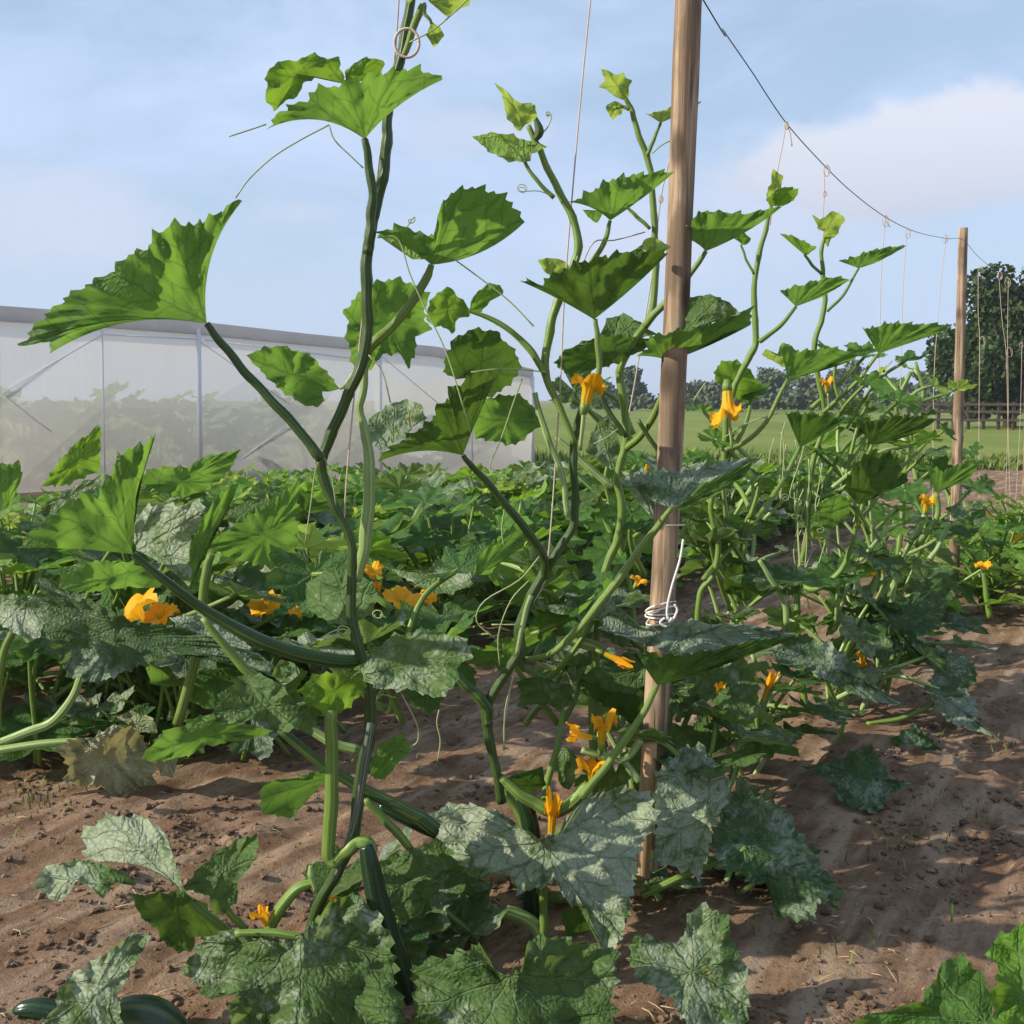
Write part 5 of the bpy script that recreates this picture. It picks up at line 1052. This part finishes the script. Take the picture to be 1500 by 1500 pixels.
# ------------------------------------------------------------------ bush courgettes in the bed behind
BG = 'bush courgettes on the beds behind the climbers'
B1 = empty('bush_courgette', tuple(G(60, 1120)), 'nearest bush courgette at the left with yellowing old leaf and orange flower', 'courgette plant', BG); Y2 = 3.0
leaf(B1, (60, 712), [(62, 712), (85, 676), (110, 650), (126, 640), (146, 619), (148, 640), (146, 690), (122, 700), (92, 712)], Y2 + .1, 'u', 'bright', c=(108, 680), ty=-.3)
leaf(B1, (8, 745), [(-20, 682), (30, 677), (32, 700), (16, 742)], Y2 + .1, 'u', 'clean', ty=-.3)
leaf(B1, (225, 738), [(203, 707), (215, 690), (244, 683), (276, 684), (300, 669), (352, 659), (336, 690), (302, 720), (270, 736)], Y2 + .05, 'u', 'clean', c=(268, 706), ty=-.3)
leaf(B1, (310, 812), [(298, 800), (350, 765), (402, 728), (440, 702), (436, 742), (434, 822), (400, 831), (340, 818)], Y2 - .1, 'u', 'clean', c=(390, 785), ty=-.4, pet=[(310, 812, 6), (300, 850, 7), (290, 950, 7), (260, 1060, 8)], pm='green')
leaf(B1, (330, 775), [(322, 745), (360, 735), (396, 729), (396, 746), (350, 778)], Y2 - .05, 't', 'white', c=(362, 750), ty=.5)
leaf(B1, (70, 757), [(54, 752), (70, 735), (115, 710), (146, 699), (140, 720), (102, 740), (70, 758)], Y2 - .1, 't', 'white', c=(98, 730), ty=.6)
leaf(B1, (180, 915), [(58, 880), (130, 878), (190, 908), (262, 918), (302, 930), (380, 960), (402, 990), (330, 962), (252, 958), (190, 982), (140, 1002), (98, 990), (68, 930)], Y2 - .2, 't', 'blue', c=(170, 935), ty=.7, bulge=.3)
leaf(B1, (40, 880), [(-30, 868), (45, 874), (72, 890), (68, 910), (60, 930), (44, 943), (20, 925), (-30, 905)], Y2 - .3, 't', 'white', c=(22, 898), ty=.7)
leaf(B1, (300, 910), [(248, 905), (290, 899), (332, 920), (402, 976), (396, 990), (350, 972), (288, 942)], Y2 - .15, 't', 'blue', c=(318, 935), ty=.7)
leaf(B1, (135, 1084), [(80, 1095), (110, 1080), (134, 1084), (160, 1064), (196, 1064), (227, 1105), (226, 1140), (231, 1173), (200, 1156), (170, 1171), (150, 1150), (124, 1150), (94, 1146), (100, 1120)], Y2 - .1, 'u', 'old', c=(160, 1112), ty=.2, rough=.04, pet=[(135, 1084, 4), (60, 1090, 6), (-30, 1104, 7)], pm='pale')
leaf(B1, (200, 1060), [(170, 1050), (190, 1040), (225, 1052), (232, 1075), (205, 1072)], Y2 - .12, 't', 'old', c=(203, 1058), ty=.4)
leaf(B1, (235, 1080), [(225, 1085), (240, 1070), (262, 1100), (255, 1140), (235, 1135)], Y2 - .02, 'u', 'old', c=(242, 1105), ty=.2)
tubep(B1, 'petiole', [(-20, 1095, 6), (40, 1072, 7), (80, 1055, 7), (110, 1015, 6), (120, 985, 5)], Y2 - .08, 'pale'); tubep(B1, 'petiole', [(22, 920, 5), (5, 960, 6), (-5, 1030, 7), (-10, 1090, 8)], Y2 - .28, 'green')
rr = random.Random(78); bb = G(60, 1100)
for i in range(34):
    q = P(rr.uniform(-80, 470), rr.uniform(930, 1110), Y2 + rr.uniform(.1, .5)); q.z = max(q.z, .07)
    scatter_leaf(B1, Vector((q.x + rr.uniform(-.12, .12), q.y + rr.uniform(0, .2), .02)), q, rr, ['dark', 'clean', 'mild', 'blue', 'dark', 'old'], rr.uniform(.55, 1.05), None, .006, None, rr.uniform(-.8, .1))
flower(B1, (215, 920), (178, 880), Y2 - .02, 42, opened=1.1); flower(B1, (240, 912), (232, 890), Y2, 28, opened=.9); flower(B1, (395, 900), (384, 876), Y2 + .2, 26, opened=.9); flower(B1, (440, 905), (432, 884), Y2 + .25, 14)
rr = random.Random(77)
for i in range(16):
    b = G(60 + rr.uniform(-60, 200), 1090); x, y = rr.uniform(-60, 460), rr.uniform(720, 1000)
    scatter_leaf(B1, Vector((b.x, b.y + .1, .05)), P(x, y, Y2 + rr.uniform(.05, .55)), rr, ['dark', 'clean', 'mild'], rr.uniform(.85, 1.25), None, .008)
ORD = 'first second third fourth fifth sixth seventh eighth ninth tenth eleventh twelfth thirteenth fourteenth fifteenth sixteenth seventeenth'.split()
row_i = {}
def OL(row):
    i = row_i[row] = row_i.get(row, -1) + 1
    return '%s bush courgette from the left in the %s row of the leafy bed' % (ORD[i], row)
def row_bushes(x0, y0, y1, step, seed, near_until, H, shift=0.0):
    rr = random.Random(seed); y = y0
    while y < y1:
        x = x0 + ROW_S * (y - 3.25) + rr.uniform(-.10, .10); far = y > near_until
        yield x, y + rr.uniform(-.08, .08), far, rr, H * (1 - .032 * (y - 3)); y += step * rr.uniform(.85, 1.15)
for x, y, far, rr, H in row_bushes(-1.25, 3.55, 10.5, .55, 1, 5.2, .60): bush(x, y, rr, 26 if not far else 32, .48, H, OL('front'), ['mild', 'clean', 'white', 'bright', 'clean', 'young', 'mild'], far, (.7, 1.5), BG, 2 if y < 6 else 1)
for x, y, far, rr, H in row_bushes(-2.35, 3.4, 10.2, .6, 2, 4.6, .66): bush(x, y, rr, 26 if not far else 32, .5, H, OL('second'), ['clean', 'bright', 'mild', 'young', 'white'], far, (.7, 1.5), BG, 1)
for x, y, far, rr, H in row_bushes(-3.6, 4.6, 10.0, .65, 3, 4.0, .62): bush(x, y, rr, 26, .5, H, OL('third'), ['clean', 'bright', 'white', 'young'], True, (.85, 1.3), BG, 0)
for x, y, far, rr, H in row_bushes(-4.9, 6.2, 10.0, .7, 4, 4.0, .6): bush(x, y, rr, 26, .52, H, OL('back'), ['clean', 'bright', 'white', 'young'], True, (.85, 1.3), BG, 0)
flw = empty('bush_courgette', tuple(G(560, 960)), 'bush courgette with several orange flowers between the two tallest climbers', 'courgette plant', BG)
flower(flw, (548, 850), (546, 826), 3.2, 16, opened=.8); flower(flw, (556, 868), (552, 850), 3.2, 10, opened=.4); flower(flw, (585, 892), (590, 868), 3.2, 28, opened=.9); flower(flw, (622, 885), (626, 868), 3.25, 14); flower(flw, (945, 690), (952, 676), 5.0, 10, opened=.5); flower(flw, (930, 860), (938, 842), 3.9, 13)
rr = random.Random(70); b = G(560, 960)
for i in range(9): scatter_leaf(flw, Vector((b.x, b.y, .05)), P(rr.uniform(470, 700), rr.uniform(840, 930), b.y + rr.uniform(0, .4)), rr, ['dark', 'white', 'mild'], rr.uniform(.8, 1.1))

# ------------------------------------------------------------------ bushes right of the path
RG = 'bush courgettes along the right edge of the path'
rr = random.Random(91)
for i, (px, py, n, H, lb) in enumerate(((1478, 905, 34, .42, 'bright green bush courgette with yellow flowers right of the second post'), (1560, 880, 30, .45, 'bright green bush courgette cut by the right frame edge beyond the path'), (1452, 862, 26, .36, 'bright green bush courgette directly behind the second post'), (1505, 828, 26, .42, 'farthest bright green bush courgette under the hanging twines'), (1600, 930, 26, .4, 'bright green bush courgette outermost past the path'))):
    q = G(px, py); bush(q.x, q.y + .25, rr, n, .40, H, lb, ['bright', 'bright', 'young'], False, (.42, .72), RG, 2 if i in (0, 3) else 0)
fl = empty('bush_courgette', tuple(G(1450, 870)), 'yellow flowered shoot of courgette right of the second post', 'courgette plant', RG)
flower(fl, (1440, 836), (1440, 820), 5.2, 13, opened=.9); flower(fl, (1496, 800), (1494, 785), 5.6, 12)
tubep(fl, 'stem', [(1440, 836, 3), (1445, 870, 4), (1450, 905, 4)], 5.25, 'green'); tubep(fl, 'stem', [(1496, 800, 3), (1490, 850, 4)], 5.6, 'green')
NB = empty('bush_courgette', (1.05, 1.75, 0), 'bright green courgette leaves at the lower right corner of the photo', 'courgette plant'); YN = 1.75
leaf(NB, (1440, 1500), [(1225, 1530), (1262, 1488), (1300, 1481), (1350, 1466), (1371, 1430), (1386, 1405), (1410, 1399), (1432, 1420), (1452, 1450), (1460, 1530), (1340, 1540)], YN, 't', 'clean', c=(1375, 1480), ty=.8, bulge=.3, pet=[(1440, 1500, 6), (1480, 1560, 8)], pm='green')
leaf(NB, (1500, 1460), [(1444, 1402), (1452, 1380), (1492, 1354), (1560, 1345), (1570, 1530), (1462, 1510), (1450, 1462), (1466, 1412)], YN - .08, 't', 'bright', c=(1510, 1440), ty=.5, bulge=.3, rough=.03, pet=[(1510, 1460, 6), (1540, 1560, 8)], pm='green')

# ------------------------------------------------------------------ fallen fruit and weeds on the soil
o = tubep(None, 'courgette', [(20, 1492, 4), (30, 1482, 13), (55, 1478, 17), (85, 1484, 18), (120, 1492, 12)], 1.87, 'fruit', 16, .03); tag(o, 'small dark green courgette lying on the soil at the lower left', 'courgette', 'courgettes lying on the soil')
o = tubep(None, 'courgette', [(150, 1500, 12), (175, 1488, 24), (215, 1488, 30), (250, 1505, 26), (270, 1530, 14)], 1.80, 'marrow', 18, .03); tag(o, 'larger mottled courgette lying beside a pale leaf at the lower left', 'courgette', 'courgettes lying on the soil')
o = tubep(None, 'courgette', [(1024, 1050, 4), (1032, 1068, 7), (1040, 1080, 9), (1047, 1086, 6)], 3.0, 'pale', 12, .05); tag(o, 'small pale green courgette resting on the soil right of the near post', 'courgette', 'courgettes lying on the soil')
sp = []; rr = random.Random(13)
for px, py, k in ((1355, 1175, 8), (1460, 1185, 12), (1195, 1365, 22), (1335, 1250, 14), (1375, 1335, 8), (1400, 1205, 8), (1480, 1095, 10), (1410, 1080, 12), (780, 1180, 10), (20, 1190, 40), (60, 1170, 30), (100, 1160, 20), (700, 1060, 10), (640, 1120, 6), (1230, 1100, 10), (1280, 1245, 10)):
    q = G(px, py); sp.append((q.x, q.y, ground_z(q.x, q.y), k))
tag(blades_mesh(sp, .030, .0022, rr, '').build('weed_seedlings', M_GRASS), 'sparse tiny weeds and grass seedlings on the bare soil', 'weeds', kind='stuff')

# ------------------------------------------------------------------ thin summer haze
m, t = mat('haze'); pv = t.node('ShaderNodeVolumePrincipled'); pv.inputs['Color'].default_value = (.86, .91, 1.0, 1); pv.inputs['Density'].default_value = .0007; pv.inputs['Anisotropy'].default_value = .2
o = t.node('ShaderNodeOutputMaterial'); t.t.links.new(pv.outputs[0], o.inputs['Volume'])
hz = MB().box((0, 0, 5.0), 1900, 1900, 12.0).build('haze', m, None, False); tag(hz, 'thin pale summer haze over the field and beds', 'haze', kind='stuff')
